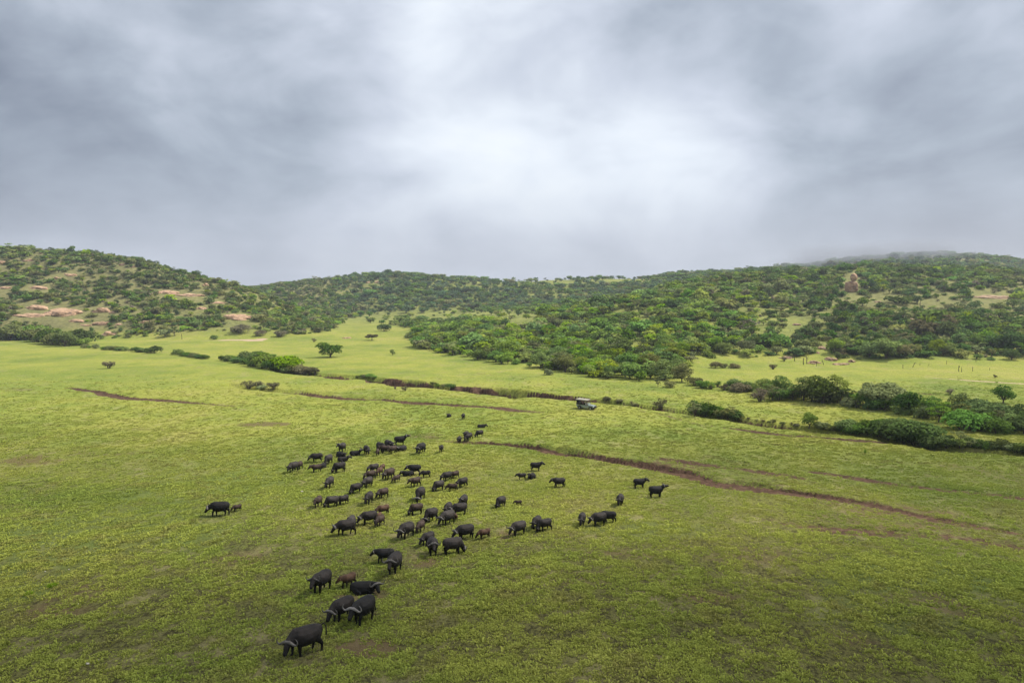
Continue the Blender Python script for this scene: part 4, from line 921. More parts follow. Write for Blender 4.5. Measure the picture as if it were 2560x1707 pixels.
    def sweep(pts, rad):
        k0 = len(V); nn = 8; pts = [Vector(p) for p in pts]
        for i, p in enumerate(pts):
            d = (pts[min(i+1, len(pts)-1)]-pts[max(i-1, 0)]).normalized(); a = d.orthogonal().normalized(); b = d.cross(a)
            if i: a = (pa-d*pa.dot(d)).normalized(); b = d.cross(a)
            pa = a
            for j in range(nn): an = 2*math.pi*j/nn; V.append(tuple(p+(a*math.cos(an)+b*math.sin(an))*rad[i]))
        for i in range(len(pts)-1):
            for j in range(nn): F.append((k0+i*nn+j, k0+i*nn+(j+1) % nn, k0+(i+1)*nn+(j+1) % nn, k0+(i+1)*nn+j))
    for sg in (-1, 1):
        if bull: K = [(.02,.00,.155,.085),(.03,.12,.165,.095),(.02,.26,.10,.078),(.0,.40,.015,.062),(-.02,.52,.0,.050),(-.02,.60,.09,.040),(-.02,.60,.21,.030),(-.01,.53,.31,.018),(0,.49,.345,.006)]
        elif kind == 'cow': K = [(.0,.05,.13,.055),(.0,.15,.14,.055),(-.02,.28,.08,.045),(-.03,.41,.05,.038),(-.04,.50,.12,.030),(-.03,.50,.24,.021),(-.02,.43,.33,.012),(-.01,.39,.36,.005)]
        elif kind == 'young': K = [(.0,.08,.12,.042),(-.01,.18,.15,.036),(-.03,.29,.20,.028),(-.04,.34,.30,.018),(-.03,.33,.37,.005)]
        else: K = [(.0,.08,.12,.025),(-.01,.11,.17,.018),(-.02,.13,.21,.006)]
        up = n*.40+np.array([0, 0, .80])-f*.05; up = up/np.linalg.norm(up)
        sweep([P(a*.5, sg*b*.9, .10)+up*(c-.10)*hs*1.15 for a, b, c, _ in K], [k[3]*hs*.9 for k in K])
    hm_ = mesh_from('buffalo_horns', np.array(V), np.array(F), smooth=True)
    _BC[key] = (me, hm_); return _BC[key]
BODYCACHE = {}
def buffalo(x, y, hpx, head, kind, tone, pit, yaw, gait, label, lying=False, pale=False):
    head += 13 if 195 <= head <= 250 else (-4 if 300 <= head <= 325 else 0)
    X, Y, Z = ground_at(x, y); phi = math.atan((y-HOR)/FPX); D = Y
    eff = (1.46 if not lying else .95)*math.cos(phi)+.36
    s = hpx*D/FPX/eff; lo, hi = dict(bull=(.84, 1.15), cow=(.76, 1.08), young=(.55, .88), calf=(.38, .66))[kind]; s = min(max(s, lo), hi)
    me, hm_ = body_mesh(kind, lying, pit, yaw, gait)
    k = (kind, lying, pit, yaw, gait, tone)
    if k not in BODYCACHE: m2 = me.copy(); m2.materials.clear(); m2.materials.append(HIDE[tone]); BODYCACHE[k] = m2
    e_ = .8; hd = R(head); fw = (math.cos(hd), math.sin(hd))
    # sit on the slope: average of the ground under the feet, tilted along the body
    za = gz(X+fw[0]*e_*s, Y+fw[1]*e_*s); zb = gz(X-fw[0]*e_*s, Y-fw[1]*e_*s); zc = gz(X-fw[1]*.3, Y+fw[0]*.3); zd = gz(X+fw[1]*.3, Y-fw[0]*.3)
    ln = bpy.data.objects.new('buffalo', None)
    o = empty('buffalo' if kind != 'calf' else 'buffalo_calf', (X, Y, (za+zb+zc+zd)/4-.07), hd, s); o.rotation_euler = Euler((math.atan((zc-zd)/.6)*.0, -math.atan((za-zb)/(2*e_*s)), hd), 'XYZ')
    o.scale = (s, s*rng.uniform(.95, 1.06), s)
    bpy.data.objects.remove(ln)
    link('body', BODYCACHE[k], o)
    h2 = 'p' if pale else 'n'
    if (k, h2) not in BODYCACHE: m2 = hm_.copy(); m2.materials.append(PALEHORN if pale else HORN); BODYCACHE[k, h2] = m2
    link('horns', BODYCACHE[k, h2], o)
    tag(o, label, 'buffalo' if kind != 'calf' else 'buffalo calf', 'buffalo of the grazing herd' if kind != 'calf' else 'calves of the herd'); return o
B, C, Y_, K_ = 'bull', 'cow', 'young', 'calf'
HERD = [ # x, y(feet), px height, heading, kind, tone, head height 0-4, head turn, gait, label, extras
 (762,1632,84,206,B,'dark',1,42,2,'nearest and lowest buffalo of the herd, walking left with its tail flicked up'),
 (803,1479,66,238,C,'dark',2,12,0,'horned buffalo staring at the camera left of the brown youngster with raised tail'),
 (871,1467,44,222,Y_,'red',2,-35,2,'red-brown young buffalo with curled tail between the staring bull and the lying one'),
 (908,1481,46,8,B,'black',2,-62,0,'big black buffalo lying down behind the two front bulls, head to the right','L'),
 (855,1548,68,222,B,'dark',1,14,0,'bull with long thin upswept horns, left of the pair near the bottom'),
 (908,1554,76,232,B,'black',2,10,1,'bull with broad pale boss, right of the pair near the bottom','P'),
 (962,1406,38,190,C,'black',2,-8,1,'black buffalo half hidden behind the one facing the camera, right of centre bottom'),
 (986,1431,62,248,B,'dark',2,6,0,'buffalo facing the camera in front of a black one above the lying bull'),
 (549,1289,46,193,B,'black',1,0,1,'lone black bull grazing at the far left of the herd'),
 (592,1278,24,222,K_,'brown',1,0,3,'tiny calf behind the lone black bull on the far left'),
 (733,1180,34,238,C,'grey',1,10,0,'buffalo at the left edge of the main herd with a brown one behind it'),
 (748,1174,28,250,Y_,'brown',2,0,3,'brown youngster behind the leftmost buffalo of the main herd'),
 (792,1155,30,192,C,'dark',1,12,0,'buffalo grazing leftward at the upper left with upturned horns'),
 (790,1181,28,213,Y_,'brown',2,-20,3,'small brown buffalo standing in front of the upper left grazer'),
 (806,1169,20,245,C,'dark',2,0,0,'buffalo resting on the ground behind the small brown one','L'),
 (821,1161,32,257,C,'grey',0,0,0,'buffalo facing the camera head down between the grazer and the lying group'),
 (848,1181,34,205,C,'dark',0,0,0,'dark buffalo grazing to the left in front of the lying group'),
 (855,1130,30,262,B,'grey',3,-30,0,'bull with broad horns standing tall behind the lying group'),
 (852,1142,22,322,C,'black',2,-10,0,'black buffalo lying directly before the tall bull','L'),
 (858,1153,20,16,C,'grey',3,-10,0,'grey buffalo lying with raised head, front of the lying group','L'),
 (888,1138,20,12,C,'black',4,-6,0,'black buffalo lying with its neck stretched up, right of the lying group','L'),
 (917,1136,30,300,C,'dark',1,0,3,'buffalo walking toward the camera, right of the lying group'),
 (952,1130,32,318,C,'dark',1,0,0,'buffalo with pale horns behind the small brown calf at the top cluster','P'),
 (944,1139,25,275,K_,'brown',2,0,0,'small brown calf at the left of the top cluster'),
 (963,1133,27,188,Y_,'brown',2,0,3,'brown youngster crossing leftward in the top cluster'),
 (972,1124,32,312,C,'dark',2,0,0,'dark cow at the back of the top cluster with head to the right'),
 (982,1134,27,228,Y_,'brown',2,0,3,'brown youngster beside the big black bull of the top cluster'),
 (1001,1113,30,8,B,'black',4,0,0,'big black bull at the top of the herd facing right with raised nose'),
 (1004,1126,21,215,B,'grey',2,20,0,'buffalo lying below the big black bull with wide pale horns','LP'),
 (1052,1133,34,232,B,'black',1,18,1,'dark bull standing alone right of the top cluster with wide horns'),
 (1103,1130,24,263,Y_,'dark',3,0,3,'slim young buffalo walking alone toward the camera right of the dark bull'),
 (1122,1042,13,262,C,'grey',3,0,0,'farthest left buffalo, lying in the green hollow','L'),
 (1158,1048,18,266,C,'dark',2,0,0,'farthest right buffalo, standing facing the camera in the green hollow'),
 (1204,1069,10,4,C,'grey',2,0,0,'buffalo lying flat above the far trio','L'),
 (1148,1108,22,266,C,'black',2,0,3,'black buffalo coming head-on in front of the far trio'),
 (1165,1095,22,240,C,'dark',2,0,0,'dark buffalo behind the grey-brown one in the far trio'),
 (1174,1098,21,212,C,'grey',1,0,3,'grey-brown buffalo in the middle of the far trio'),
 (1198,1092,22,205,C,'dark',0,0,1,'right buffalo of the far trio, grazing'),
 (1036,1186,28,187,B,'black',2,10,0,'black bull standing over the one lying in the middle of the herd'),
 (1020,1189,21,192,C,'black',2,15,0,'black buffalo lying in front of the standing black bull in mid herd','L'),
 (1065,1193,24,186,Y_,'dark',1,0,3,'dark youngster walking behind the standing black bull'),
 (1038,1216,30,213,C,'brown',2,0,2,'brown cow with swinging tail below the lying black one'),
 (1096,1227,34,214,C,'grey',0,8,1,'stout grey cow grazing leftward left of the small dark walker'),
 (1117,1202,30,213,C,'dark',1,0,0,'cow with a brown youngster tucked behind it at the upper right of mid herd'),
 (1137,1196,26,212,Y_,'brown',2,0,3,'brown youngster behind the cow at the upper right of mid herd'),
 (1131,1227,26,190,Y_,'brown',1,0,1,'small dark brown youngster walking left between two cows'),
 (1156,1218,32,214,C,'dark',1,0,3,'rightmost cow of the upper middle cluster'),
 (1050,1250,42,244,B,'dark',0,8,0,'broad bull with pale boss facing the camera in the centre of the herd','P'),
 (1159,1266,38,248,C,'dark',2,-25,1,'buffalo with pale horns and head turned left behind the big one at right centre','P'),
 (1040,1286,34,200,C,'brown',0,0,1,'thin brown cow walking left below the broad bull'),
 (1076,1304,44,224,B,'dark',0,10,3,'heavy bull grazing with lowered boss just right of the thin brown cow'),
 (1120,1284,36,258,C,'dark',1,-10,0,'narrow cow seen head-on behind the pale grey bull'),
 (1148,1288,38,197,B,'dark',1,0,1,'large dark bull standing broadside behind the pale grey one'),
 (1118,1311,46,219,B,'grey',1,8,3,'pale grey bull with the orange calf at its side'),
 (1139,1301,24,108,K_,'red',2,0,0,'orange-brown calf pressed against the pale grey bull'),
 (1015,1345,50,228,B,'dark',1,10,3,'bull with hooked horns at the left of the lower centre group'),
 (1051,1330,38,243,Y_,'brown',1,0,3,'brown youngster right of the hook-horned bull'),
 (1069,1362,42,224,C,'dark',1,0,0,'cow whose body is hidden behind the bull staring at the camera'),
 (1082,1387,54,282,B,'dark',2,0,3,'bull with outspread horns staring at the camera at lower centre'),
 (1162,1347,48,196,B,'dark',1,8,0,'massive humped bull facing left at lower right centre'),
 (1132,1383,52,22,B,'grey',0,0,0,'grey bull seen from behind grazing to the right in front of the humped bull'),
 (1210,1347,34,198,K_,'red',1,0,0,'dark red calf behind the massive humped bull'),
 (1251,1268,36,223,C,'dark',0,10,1,'cow grazing alone right of the herd with a tiny calf behind'),
 (1296,1263,18,185,K_,'brown',2,0,3,'tiny calf standing alone in the open right of the herd'),
 (1296,1337,44,208,B,'grey',1,10,1,'bull walking left at the right side of the herd, hooked horn raised'),
 (1341,1320,36,233,C,'dark',1,0,0,'humped buffalo hidden behind the tail-swinging one at right'),
 (1361,1326,34,198,C,'dark',0,0,2,'buffalo with swinging tail grazing in front of the humped one at right'),
 (1329,1195,22,235,C,'black',3,0,0,'black buffalo lying beneath the one facing right','L'),
 (1304,1199,23,193,Y_,'dark',2,0,3,'small youngster left of the lying black buffalo'),
 (1340,1177,25,4,C,'black',3,0,0,'black buffalo facing right above the lying one'),
 (1397,1218,26,186,C,'dark',2,0,1,'solitary cow walking left in the open right of the lying buffalo'),
 (1599,1220,24,4,C,'black',3,0,0,'smaller of the two black buffalo facing right at the far right'),
 (1640,1243,30,3,B,'black',4,0,0,'larger black bull, rightmost of all, facing right'),
 (1550,1262,32,252,C,'dark',1,0,0,'buffalo seen head-on left of the rightmost black bull'),
 (1455,1312,38,258,C,'dark',1,0,0,'left buffalo of the tight trio at right'),
 (1496,1314,36,196,B,'dark',1,0,1,'middle bull of the tight trio at right, head to the left one'),
 (1521,1306,32,168,C,'black',1,0,1,'black rear buffalo of the tight trio at right'),
 (795,1268,36,266,Y_,'brown',2,0,3,'slim brown youngster coming head-on left of a broad cow'),
 (829,1267,36,205,C,'grey',0,0,1,'broad cow grazing to the left between two youngsters'),
 (857,1261,32,214,Y_,'dark',1,0,3,'dark youngster right of the broad left-grazing cow'),
 (922,1259,38,250,C,'dark',1,0,1,'cow with grey horns walking toward the camera above the orange calves'),
 (957,1245,33,223,C,'brown',1,0,3,'brown cow right of the one with grey horns'),
 (889,1233,33,218,C,'dark',0,10,1,'cow grazing leftward in the left middle with bristling horns'),
 (919,1218,34,233,C,'grey',1,0,1,'dusty grey cow descending right above the left-middle grazer'),
 (926,1199,30,214,C,'brown',1,0,3,'brown cow behind the dusty grey one'),
 (934,1181,28,212,C,'grey',1,0,0,'grey cow with upturned horns at the back of the brown cluster'),
 (956,1178,24,262,K_,'red',2,0,0,'reddish calf at the back of the brown cluster'),
 (949,1189,28,258,Y_,'red',1,0,0,'reddish youngster in front of the reddish calf'),
 (973,1198,36,225,C,'brown',1,8,0,'brown cow with pale horns right of the reddish pair','P'),
 (991,1206,25,225,K_,'brown',1,0,3,'brown calf at the rump of the pale-horned brown cow'),
 (824,1219,36,250,C,'grey',1,-5,0,'brown-grey cow standing alone in the left gap of the herd'),
 (957,1287,34,208,Y_,'red',1,0,0,'dark reddish youngster behind the orange calves'),
 (947,1300,26,262,K_,'red',2,0,0,'orange calf squeezed between a bull and the red youngster'),
 (950,1315,36,240,Y_,'brown',1,0,3,'brown youngster in front of the orange calf'),
 (922,1310,42,200,B,'dark',1,8,1,'bull walking left beside the orange calf'),
 (864,1337,50,199,B,'dark',1,0,2,'bull walking left with outstretched muzzle and raised tail at the left'),
 (877,1320,34,250,C,'grey',1,0,0,'grey back showing above the bull with outstretched muzzle'),
]
for r_ in HERD:
    ex = r_[10] if len(r_) > 10 else ''
    buffalo(*r_[:10], lying='L' in ex, pale='P' in ex)
print('buffalo', len(HERD), 'bodies', len(_BC))
# ------------------------------------------------------------------ open safari vehicle
def pmat(name, col, rough=.5, metal=0.0, coat=0):
    m, t = new_mat(name); o_ = N('ShaderNodeOutputMaterial', t); b = N('ShaderNodeBsdfPrincipled', t); L(b.outputs[0], o_.inputs[0], t)
    tc_ = N('ShaderNodeTexCoord', t); nz = noise(t, tc_.outputs['Object'], 4, 4, .6)
    L(ramp(t, nz, [(.3, tuple(c*.78 for c in col)), (.7, col)]), b.inputs['Base Color'], t); b.inputs['Roughness'].default_value = rough; b.inputs['Metallic'].default_value = metal; return m
PAINT = pmat('silver_green_paint', (.30,.36,.35), .3, .3); DARKM = pmat('black_frame', (.018,.018,.02), .5); RUB = pmat('tyre_rubber', (.018,.017,.016), .85)
RIM = pmat('rim_metal', (.45,.45,.46), .35, .6); CANV = pmat('canvas_roof', (.33,.31,.25), .85); SEATM = pmat('seat_canvas', (.055,.06,.045), .9); LENS = pmat('lamp_lens', (.75,.76,.72), .15)
GLASS, t = new_mat('windscreen_glass'); o_ = N('ShaderNodeOutputMaterial', t); b_ = N('ShaderNodeBsdfPrincipled', t); L(b_.outputs[0], o_.inputs[0], t); b_.inputs['Base Color'].default_value = (.35,.42,.42,1); b_.inputs['Roughness'].default_value = .08; b_.inputs['Alpha'].default_value = .35
SKIN = pmat('skin', (.30,.17,.11), .6); SHIRTS = [pmat('shirt_%s' % n, c, .9) for n, c in (('khaki', (.36,.31,.19)), ('maroon', (.20,.05,.06)), ('white', (.62,.60,.56)), ('blue', (.08,.11,.20)), ('pink', (.52,.27,.29)))]; HATM = pmat('sun_hat', (.58,.50,.34), .9)
def bmx(boxes, bev=.03):
    bm = bmesh.new()
    for (c, s, *rr) in boxes:
        mt = Matrix.Translation(c) @ (Euler(rr[0]).to_matrix().to_4x4() if rr else Matrix()) @ Matrix.Diagonal((*s, 1))
        bmesh.ops.create_cube(bm, size=1.0, matrix=mt)
    if bev: bmesh.ops.bevel(bm, geom=bm.edges[:], offset=bev, segments=2, affect='EDGES')
    return bm
def bobj(name, bm, mat, parent, smooth=False):
    me = bpy.data.meshes.new(name); bm.to_mesh(me); bm.free(); me.materials.append(mat)
    for f in me.polygons: f.use_smooth = smooth
    return link(name, me, parent)
def cyl(bm, c, r, w, axis='Y', seg=24, r2=None):
    rot = Matrix.Rotation(R(90), 4, 'X') if axis == 'Y' else (Matrix.Rotation(R(90), 4, 'Y') if axis == 'X' else Matrix())
    bmesh.ops.create_cone(bm, cap_ends=True, segments=seg, radius1=r, radius2=r2 if r2 is not None else r, depth=w, matrix=Matrix.Translation(c) @ rot)
def prism(pts, y0, y1, bm=None):
    bm = bm or bmesh.new(); a = [bm.verts.new((x, y0, z)) for x, z in pts]; b = [bm.verts.new((x, y1, z)) for x, z in pts]
    bm.faces.new(a); bm.faces.new(b[::-1]); n = len(pts)
    for i in range(n): bm.faces.new((a[i], b[i], b[(i+1) % n], a[(i+1) % n]))
    bmesh.ops.recalc_face_normals(bm, faces=bm.faces[:]); return bm
def build_vehicle():
    X, Y, Z = ground_at(1466, 1022); hd = R(-34)
    fw = Vector((math.cos(hd), math.sin(hd))); sd_ = Vector((-fw.y, fw.x))
    zf = gz(X+fw.x*1.6, Y+fw.y*1.6); zb = gz(X-fw.x*1.6, Y-fw.y*1.6)
    v = empty('safari_vehicle', (X, Y, (zf+zb)/2-.03), hd); v.rotation_euler = Euler((R(1.5), -math.atan((zf-zb)/3.2)+R(1.0), hd), 'XYZ')
    tag(v, 'open silver-green safari vehicle with canvas roof parked on the meadow full of viewers', 'safari vehicle')
    # body side profile with wheel arches (x forward, z up)
    def arch(cx, r=.50, n=8): return [(cx+r*math.cos(math.pi*i/n), .48+r*math.sin(math.pi*i/n)) for i in range(n+1)][::-1]
    tub = [(-2.35, .62)] + [(p[0], p[1]) for p in arch(-1.45)] + [(.55, .48), (.55, 1.18), (-2.35, 1.22)]
    bm = prism(tub, -.86, .86); bmesh.ops.bevel(bm, geom=[e for e in bm.edges if abs(e.verts[0].co.y-e.verts[1].co.y) < .01], offset=.03, segments=2, affect='EDGES'); bobj('body', bm, PAINT, v)
    nose = [(.56, .50), (1.02, .50)] + [(p[0], p[1]) for p in arch(1.53)] + [(2.06, .60), (2.28, .64), (2.30, .98), (2.20, 1.10), (1.4, 1.18), (.62, 1.24), (.56, 1.2)]
    bm = prism(nose, -.84, .84); bmesh.ops.bevel(bm, geom=bm.edges[:], offset=.035, segments=2, affect='EDGES'); bobj('front_wing', bm, PAINT, v)
    bn = bobj('bonnet', bmx([((1.38, 0, 1.19), (1.62, 1.25, .12), (0, R(5), 0))], .04), PAINT, v)
    bobj('bonnet_scoop', bmx([((1.3, 0, 1.275), (.5, .4, .05), (0, R(5), 0))], .02), PAINT, bn)
    bobj('grille', bmx([((2.315, 0, .86), (.05, 1.0, .30))]+[((2.345, 0, .74+.06*i), (.03, .95, .02)) for i in range(5)], .005), DARKM, v)
    bobj('bull_bar', bmx([((2.46, 0, .62), (.14, 1.75, .20)), ((2.50, -.42, .9), (.06, .06, .5)), ((2.50, .42, .9), (.06, .06, .5)), ((2.50, 0, 1.12), (.06, .90, .06))], .015), DARKM, v)
    for s in (-1, 1):
        bm = bmesh.new(); cyl(bm, (2.31, s*.66, .92), .12, .08, 'X', 20); bobj('headlight', bm, LENS, v)
        bobj('fender_flare', bmx([((1.53+.53*math.cos(math.pi*i/7), s*.885, .48+.53*math.sin(math.pi*i/7)), (.24, .09, .04), (0, -(math.pi*i/7-math.pi/2), 0)) for i in range(8)]+[((-1.45+.53*math.cos(math.pi*i/7), s*.905, .48+.53*math.sin(math.pi*i/7)), (.24, .09, .04), (0, -(math.pi*i/7-math.pi/2), 0)) for i in range(8)], .008), DARKM, v)
        bobj('side_step', bmx([((.0, s*.95, .42), (1.7, .16, .05))], .01), DARKM, v)
        bm = bmx([((1.02, s*1.02, 1.40), (.06, .16, .22))], .02); bobj('mirror', bm, DARKM, v)
        for cx in (1.53, -1.45):
            bm = bmesh.new(); cyl(bm, (cx, s*.78, .42), .42, .26, 'Y', 30); bmesh.ops.bevel(bm, geom=bm.edges[:], offset=.035, segments=2, affect='EDGES')
            w = bobj('wheel', bm, RUB, v, False)
            bm = bmesh.new(); cyl(bm, (cx, s*.915, .42), .22, .03, 'Y', 20); cyl(bm, (cx, s*.935, .42), .07, .03, 'Y', 10)
            for q in range(5): a = q*2*math.pi/5; bmesh.ops.create_cube(bm, size=1, matrix=Matrix.Translation((cx+.13*math.cos(a), s*.932, .42+.13*math.sin(a))) @ Matrix.Rotation(-a, 4, 'Y') @ Matrix.Diagonal((.16, .02, .05, 1)))
            bobj('rim', bm, RIM, w)
    VS = .80
    # tiered benches: each row higher to the rear
    rows = [(-.02, 1.10), (-.85, 1.32), (-1.72, 1.56)]
    for i, (sx, sz) in enumerate(rows):
        bobj('seat', bmx([((sx, 0, sz), (.48, 1.55, .14)), ((sx-.26, 0, sz+.28), (.10, 1.55, .50), (0, R(-8), 0))], .03), SEATM, v)
    bobj('seat_platform', bmx([((-.95, 0, 1.24), (.80, 1.62, .10)), ((-1.8, 0, 1.40), (.95, 1.62, .20))], .02), DARKM, v)
    bobj('side_panel', bmx([((-1.35, -.885, 1.42), (1.75, .03, .36)), ((-1.35, .885, 1.42), (1.75, .03, .36)), ((-2.33, 0, 1.45), (.04, 1.76, .5))], .008), DARKM, v)
    bobj('roll_frame', bmx([((x_, s*.84, (1.2+2.52)/2), (.05, .05, 1.36)) for x_ in (-2.28, -1.25, -.35) for s in (-1, 1)]+[((.60, s*.80, 1.85), (.05, .05, 1.32), (0, R(-8), 0)) for s in (-1, 1)]+[((-.95, s*.84, 2.5), (3.0, .05, .05)) for s in (-1, 1)]+[((-.9, s*.87, 1.72), (2.75, .04, .04)) for s in (-1, 1)]+[((-2.3, 0, 2.1), (.02, 1.66, .75))], .006), DARKM, v)  # last box is a dark sheet painting in the darkness under the rear roof
    rf = bobj('canopy_roof', bmx([((-.88, 0, 2.60), (3.30, 1.92, .10), (0, R(.5), 0))], .04), CANV, v)
    bobj('roof_valance', bmx([((-.88, s*.965, 2.52), (3.28, .015, .13)) for s in (-1, 1)]+[((-2.54, 0, 2.5), (.015, 1.9, .16))], 0), CANV, rf)
    ws = bobj('windscreen', bmx([((.66, 0, 1.50), (.03, 1.5, .50), (0, R(-14), 0))], .005), GLASS, v)
    bobj('windscreen_frame', bmx([((.72, 0, 1.26), (.05, 1.6, .05)), ((.60, 0, 1.76), (.05, 1.6, .05)), ((.66, -.78, 1.5), (.05, .05, .5), (0, R(-14), 0)), ((.66, .78, 1.5), (.05, .05, .5), (0, R(-14), 0))], .005), DARKM, ws)
    bm = bmesh.new(); cyl(bm, (.38, .42, 1.42), .19, .03, 'X', 20); bobj('steering_wheel', bm, DARKM, v)
    # the people on board
    seats = [(.02, .42, 1.17, 0, 'person in khaki at the steering wheel of the open vehicle', 0), (.02, -.42, 1.17, 2, 'person in a pale shirt and sun hat beside the driver', 1),
             (-.83, -.45, 1.39, 4, 'person in pink on the near side of the middle bench', 0), (-.83, .40, 1.39, 0, 'person in khaki and sun hat on the middle bench', 1), (-1.70, -.45, 1.63, 3, 'person in dark blue on the near side of the rear bench', 1), (-1.70, .38, 1.63, 1, 'person in maroon on the far side of the rear bench', 0)]
    v.scale = (VS, VS, VS*.9); bpy.context.view_layer.update(); MW = v.matrix_world.copy()
    for (px_, py_, pz_, sh, lb, hat) in seats:
        loc = MW @ Vector((px_, py_, pz_)); p = empty('person', loc); p.scale = (VS, VS, VS*.95); p.rotation_euler = v.rotation_euler; tag(p, lb, 'person', 'people seated in the safari vehicle')
        # body as one skinned surface, origin on the seat under the hips
        pts = [(0,0,.10,.15,.12),(.0,0,.30,.14,.12),(.0,0,.48,.17,.11),(.0,0,.60,.055,.055),(.01,0,.68,.05,.055),(.02,0,.78,.085,.105),(.01,0,.86,.075,.09)]
        E = [(i, i+1) for i in range(6)]
        def add(a, lst):
            for q in lst: pts.append(q); E.append((a, len(pts)-1)); a = len(pts)-1
        for s in (-1, 1):
            add(0, [(.05, s*.10, .09, .10, .09), (.42, s*.12, .10, .070, .070), (.44, s*.12, -.28, .05, .05), (.56, s*.12, -.34, .045, .04)])
            add(2, [(.0, s*.19, .50, .06, .06), (.06, s*.23, .26, .045, .045), (.26, s*.16, .18, .036, .036), (.34, s*.14, .19, .035, .03)])
        me = bpy.data.meshes.new('pb'); me.from_pydata([q[:3] for q in pts], E, []); ob = bpy.data.objects.new('tmp', me); COL.objects.link(ob)
        sk = ob.modifiers.new('k', 'SKIN'); 
        if not me.skin_vertices: 
            bm = bmesh.new(); bm.from_mesh(me); bm.verts.layers.skin.verify(); bm.to_mesh(me); bm.free()
        for i, q in enumerate(pts): me.skin_vertices[0].data[i].radius = (q[3], q[4])
        me.skin_vertices[0].data[0].use_root = True
        ob.modifiers.new('u', 'SUBSURF').levels = 1
        dg = bpy.context.evaluated_depsgraph_get(); m2 = bpy.data.meshes.new_from_object(ob.evaluated_get(dg)); bpy.data.objects.remove(ob)
        m2.name = 'person_body'; m2.materials.clear(); m2.materials.append(SKIN); m2.materials.append(SHIRTS[sh]); m2.materials.append(SHIRTS[0])
        for f in m2.polygons:
            c = f.center; f.use_smooth = True
            f.material_index = 1 if (c.z > .14 and c.z < .565 and c.x < .2) else (2 if (c.z <= .14) else 0)
        link('body', m2, p)
        if hat:
            bm = bmesh.new(); cyl(bm, (.02, 0, .875), .19, .02, 'Z', 20); cyl(bm, (.02, 0, .93), .105, .10, 'Z', 16, .085); bobj('hat', bm, HATM, p)
        else:
            bm = bmesh.new(); bmesh.ops.create_uvsphere(bm, u_segments=14, v_segments=10, radius=1, matrix=Matrix.Translation((-.015, 0, .84)) @ Matrix.Diagonal((.11, .098, .10, 1))); bobj('hair', bm, DARKM, p, True)
build_vehicle()
# ------------------------------------------------------------------ added clouds, out of view, put in to shade parts of the meadow
CLM, t = new_mat('added_shade_cloud'); o_ = N('ShaderNodeOutputMaterial', t); df = N('ShaderNodeBsdfDiffuse', t); df.inputs[0].default_value = (.85, .87, .90, 1)
tr = N('ShaderNodeBsdfTransparent', t); ms = N('ShaderNodeMixShader', t); lw_ = N('ShaderNodeLayerWeight', t); lw_.inputs[0].default_value = .5
geo = N('ShaderNodeNewGeometry', t); oi = N('ShaderNodeObjectInfo', t); sc2 = N('ShaderNodeSeparateColor', t); L(oi.outputs['Color'], sc2.inputs[0], t)
nz = noise(t, geo.outputs['Position'], .02, 4, .6); a_ = M('MULTIPLY', M('POWER', M('SUBTRACT', 1.0, lw_.outputs['Facing'], tree=t), 1.3, tree=t), M('MULTIPLY', mrange(t, nz, .3, .6, .6, 1.0), sc2.outputs[0], tree=t), tree=t)
L(a_, ms.inputs[0], t); L(tr.outputs[0], ms.inputs[1], t); L(df.outputs[0], ms.inputs[2], t); L(ms.outputs[0], o_.inputs[0], t)
def cloud(gx, gy, h, rx, ry, dens, label, seed):
    bm = bmesh.new(); bmesh.ops.create_icosphere(bm, subdivisions=5, radius=1)
    for v in bm.verts:
        p = v.co; v.co = p*(1+.35*(float(vnoise(p.x+p.z*.6+9, p.y+9, .5, seed))-.5)+.15*(float(vnoise(p.x+9, p.y+p.z+9, .2, seed+1))-.5))
    me = bpy.data.meshes.new('cloud'); bm.to_mesh(me); bm.free(); me.materials.append(CLM)
    for f in me.polygons: f.use_smooth = True
    o = link('cloud', me); k = h/sv.z; o.location = (gx+sv.x*k, gy+sv.y*k, h); o.scale = (rx, ry, 14); o.color = (dens, dens, dens, 1)
    tag(o, label, 'cloud', kind='structure')
cloud(0, 8, 170, 120, 42, .92, 'unseen cloud added to shade the near meadow', 5)
cloud(-75, 60, 175, 45, 60, .12, 'unseen thin cloud added to shade the left of the meadow', 8)
cloud(110, 88, 185, 85, 42, .26, 'unseen thin cloud added to shade the right of the meadow', 11)

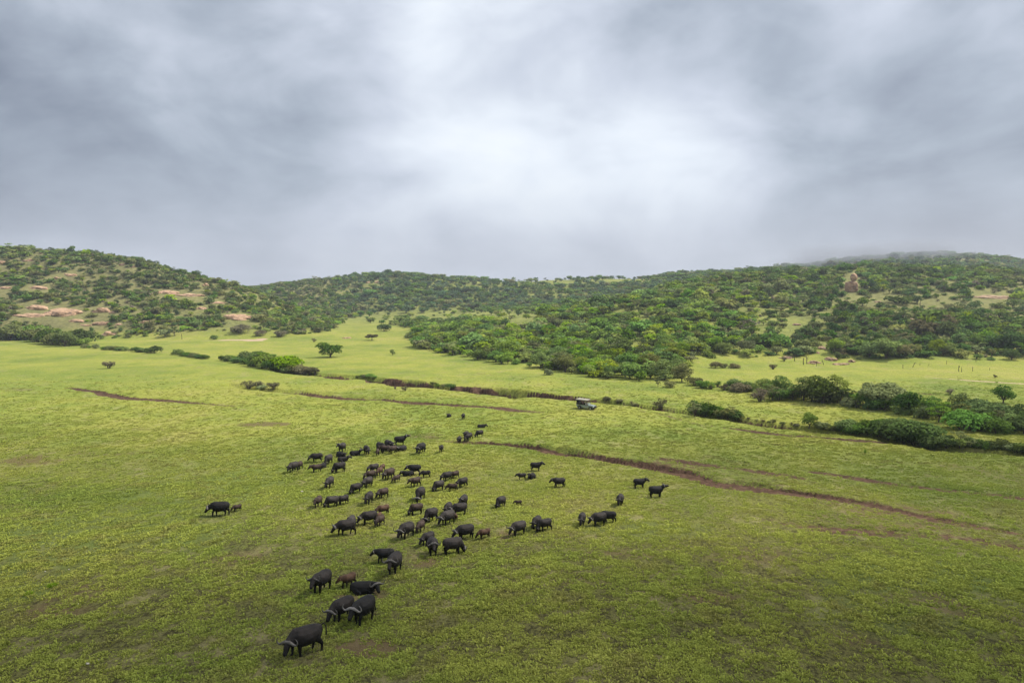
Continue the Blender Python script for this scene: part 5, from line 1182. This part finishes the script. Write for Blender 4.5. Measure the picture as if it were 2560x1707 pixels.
# ------------------------------------------------------------------ air: thin haze over the valley, and the cloud lying on the right-hand hilltop
GHAZE = .00018
def vol_mat(name, dens, col, an=.3, soft=False):
    m, t = new_mat(name); o_ = N('ShaderNodeOutputMaterial', t); v_ = N('ShaderNodeVolumePrincipled', t); L(v_.outputs[0], o_.inputs['Volume'], t)
    v_.inputs['Density'].default_value = dens; v_.inputs['Color'].default_value = (*col, 1); v_.inputs['Anisotropy'].default_value = an
    if soft:
        tc_ = N('ShaderNodeTexCoord', t); ln_ = N('ShaderNodeVectorMath', t, operation='LENGTH'); L(tc_.outputs['Object'], ln_.inputs[0], t)
        f_ = mrange(t, ln_.outputs['Value'], .1, .95, 1, 0); g_ = N('ShaderNodeNewGeometry', t); nz_ = noise(t, g_.outputs['Position'], .03, 3, .6)
        L(M('MULTIPLY', M('MULTIPLY', f_, mrange(t, nz_, .3, .65, .15, 1), tree=t), dens, tree=t), v_.inputs['Density'], t)
    return m
bm = bmesh.new(); bmesh.ops.create_cube(bm, size=1.0); me = bpy.data.meshes.new('haze'); bm.to_mesh(me); bm.free()
me.materials.append(vol_mat('haze_air', GHAZE, (.80, .88, 1.0))); o = link('haze', me); o.location = (0, 1290, 46); o.scale = (12000, 2900, 140)
tag(o, 'thin haze filling the valley', 'haze', kind='stuff')

def fog(px, py, Y, rx, ry, rz, dens, seed, label):
    d = pdir(px, py); X = Y*d.x/d.y; Z = CAMZ+Y*d.z/d.y
    bm = bmesh.new(); bmesh.ops.create_icosphere(bm, subdivisions=4, radius=1)
    for v in bm.verts: p = v.co; v.co = p*(1+.5*(float(vnoise(p.x*2+p.z+9, p.y+9, .6, seed))-.5))
    me = bpy.data.meshes.new('low_cloud'); bm.to_mesh(me); bm.free(); me.materials.append(vol_mat('cloud_mist', dens, (.50, .53, .60), .2, True))
    o = link('low_cloud', me); o.location = (X, Y, Z); o.scale = (rx, ry, rz); tag(o, label, 'cloud', kind='stuff')
fog(2170, 640, 800, 140, 50, 20, .030, 3, 'bank of cloud lying over the right-hand hilltop')
fog(2030, 658, 790, 80, 50, 10, .018, 4, 'thin end of the cloud bank over the right-hand hilltop')
fog(2330, 622, 810, 120, 50, 17, .020, 7, 'upper end of the cloud bank over the right-hand hilltop')
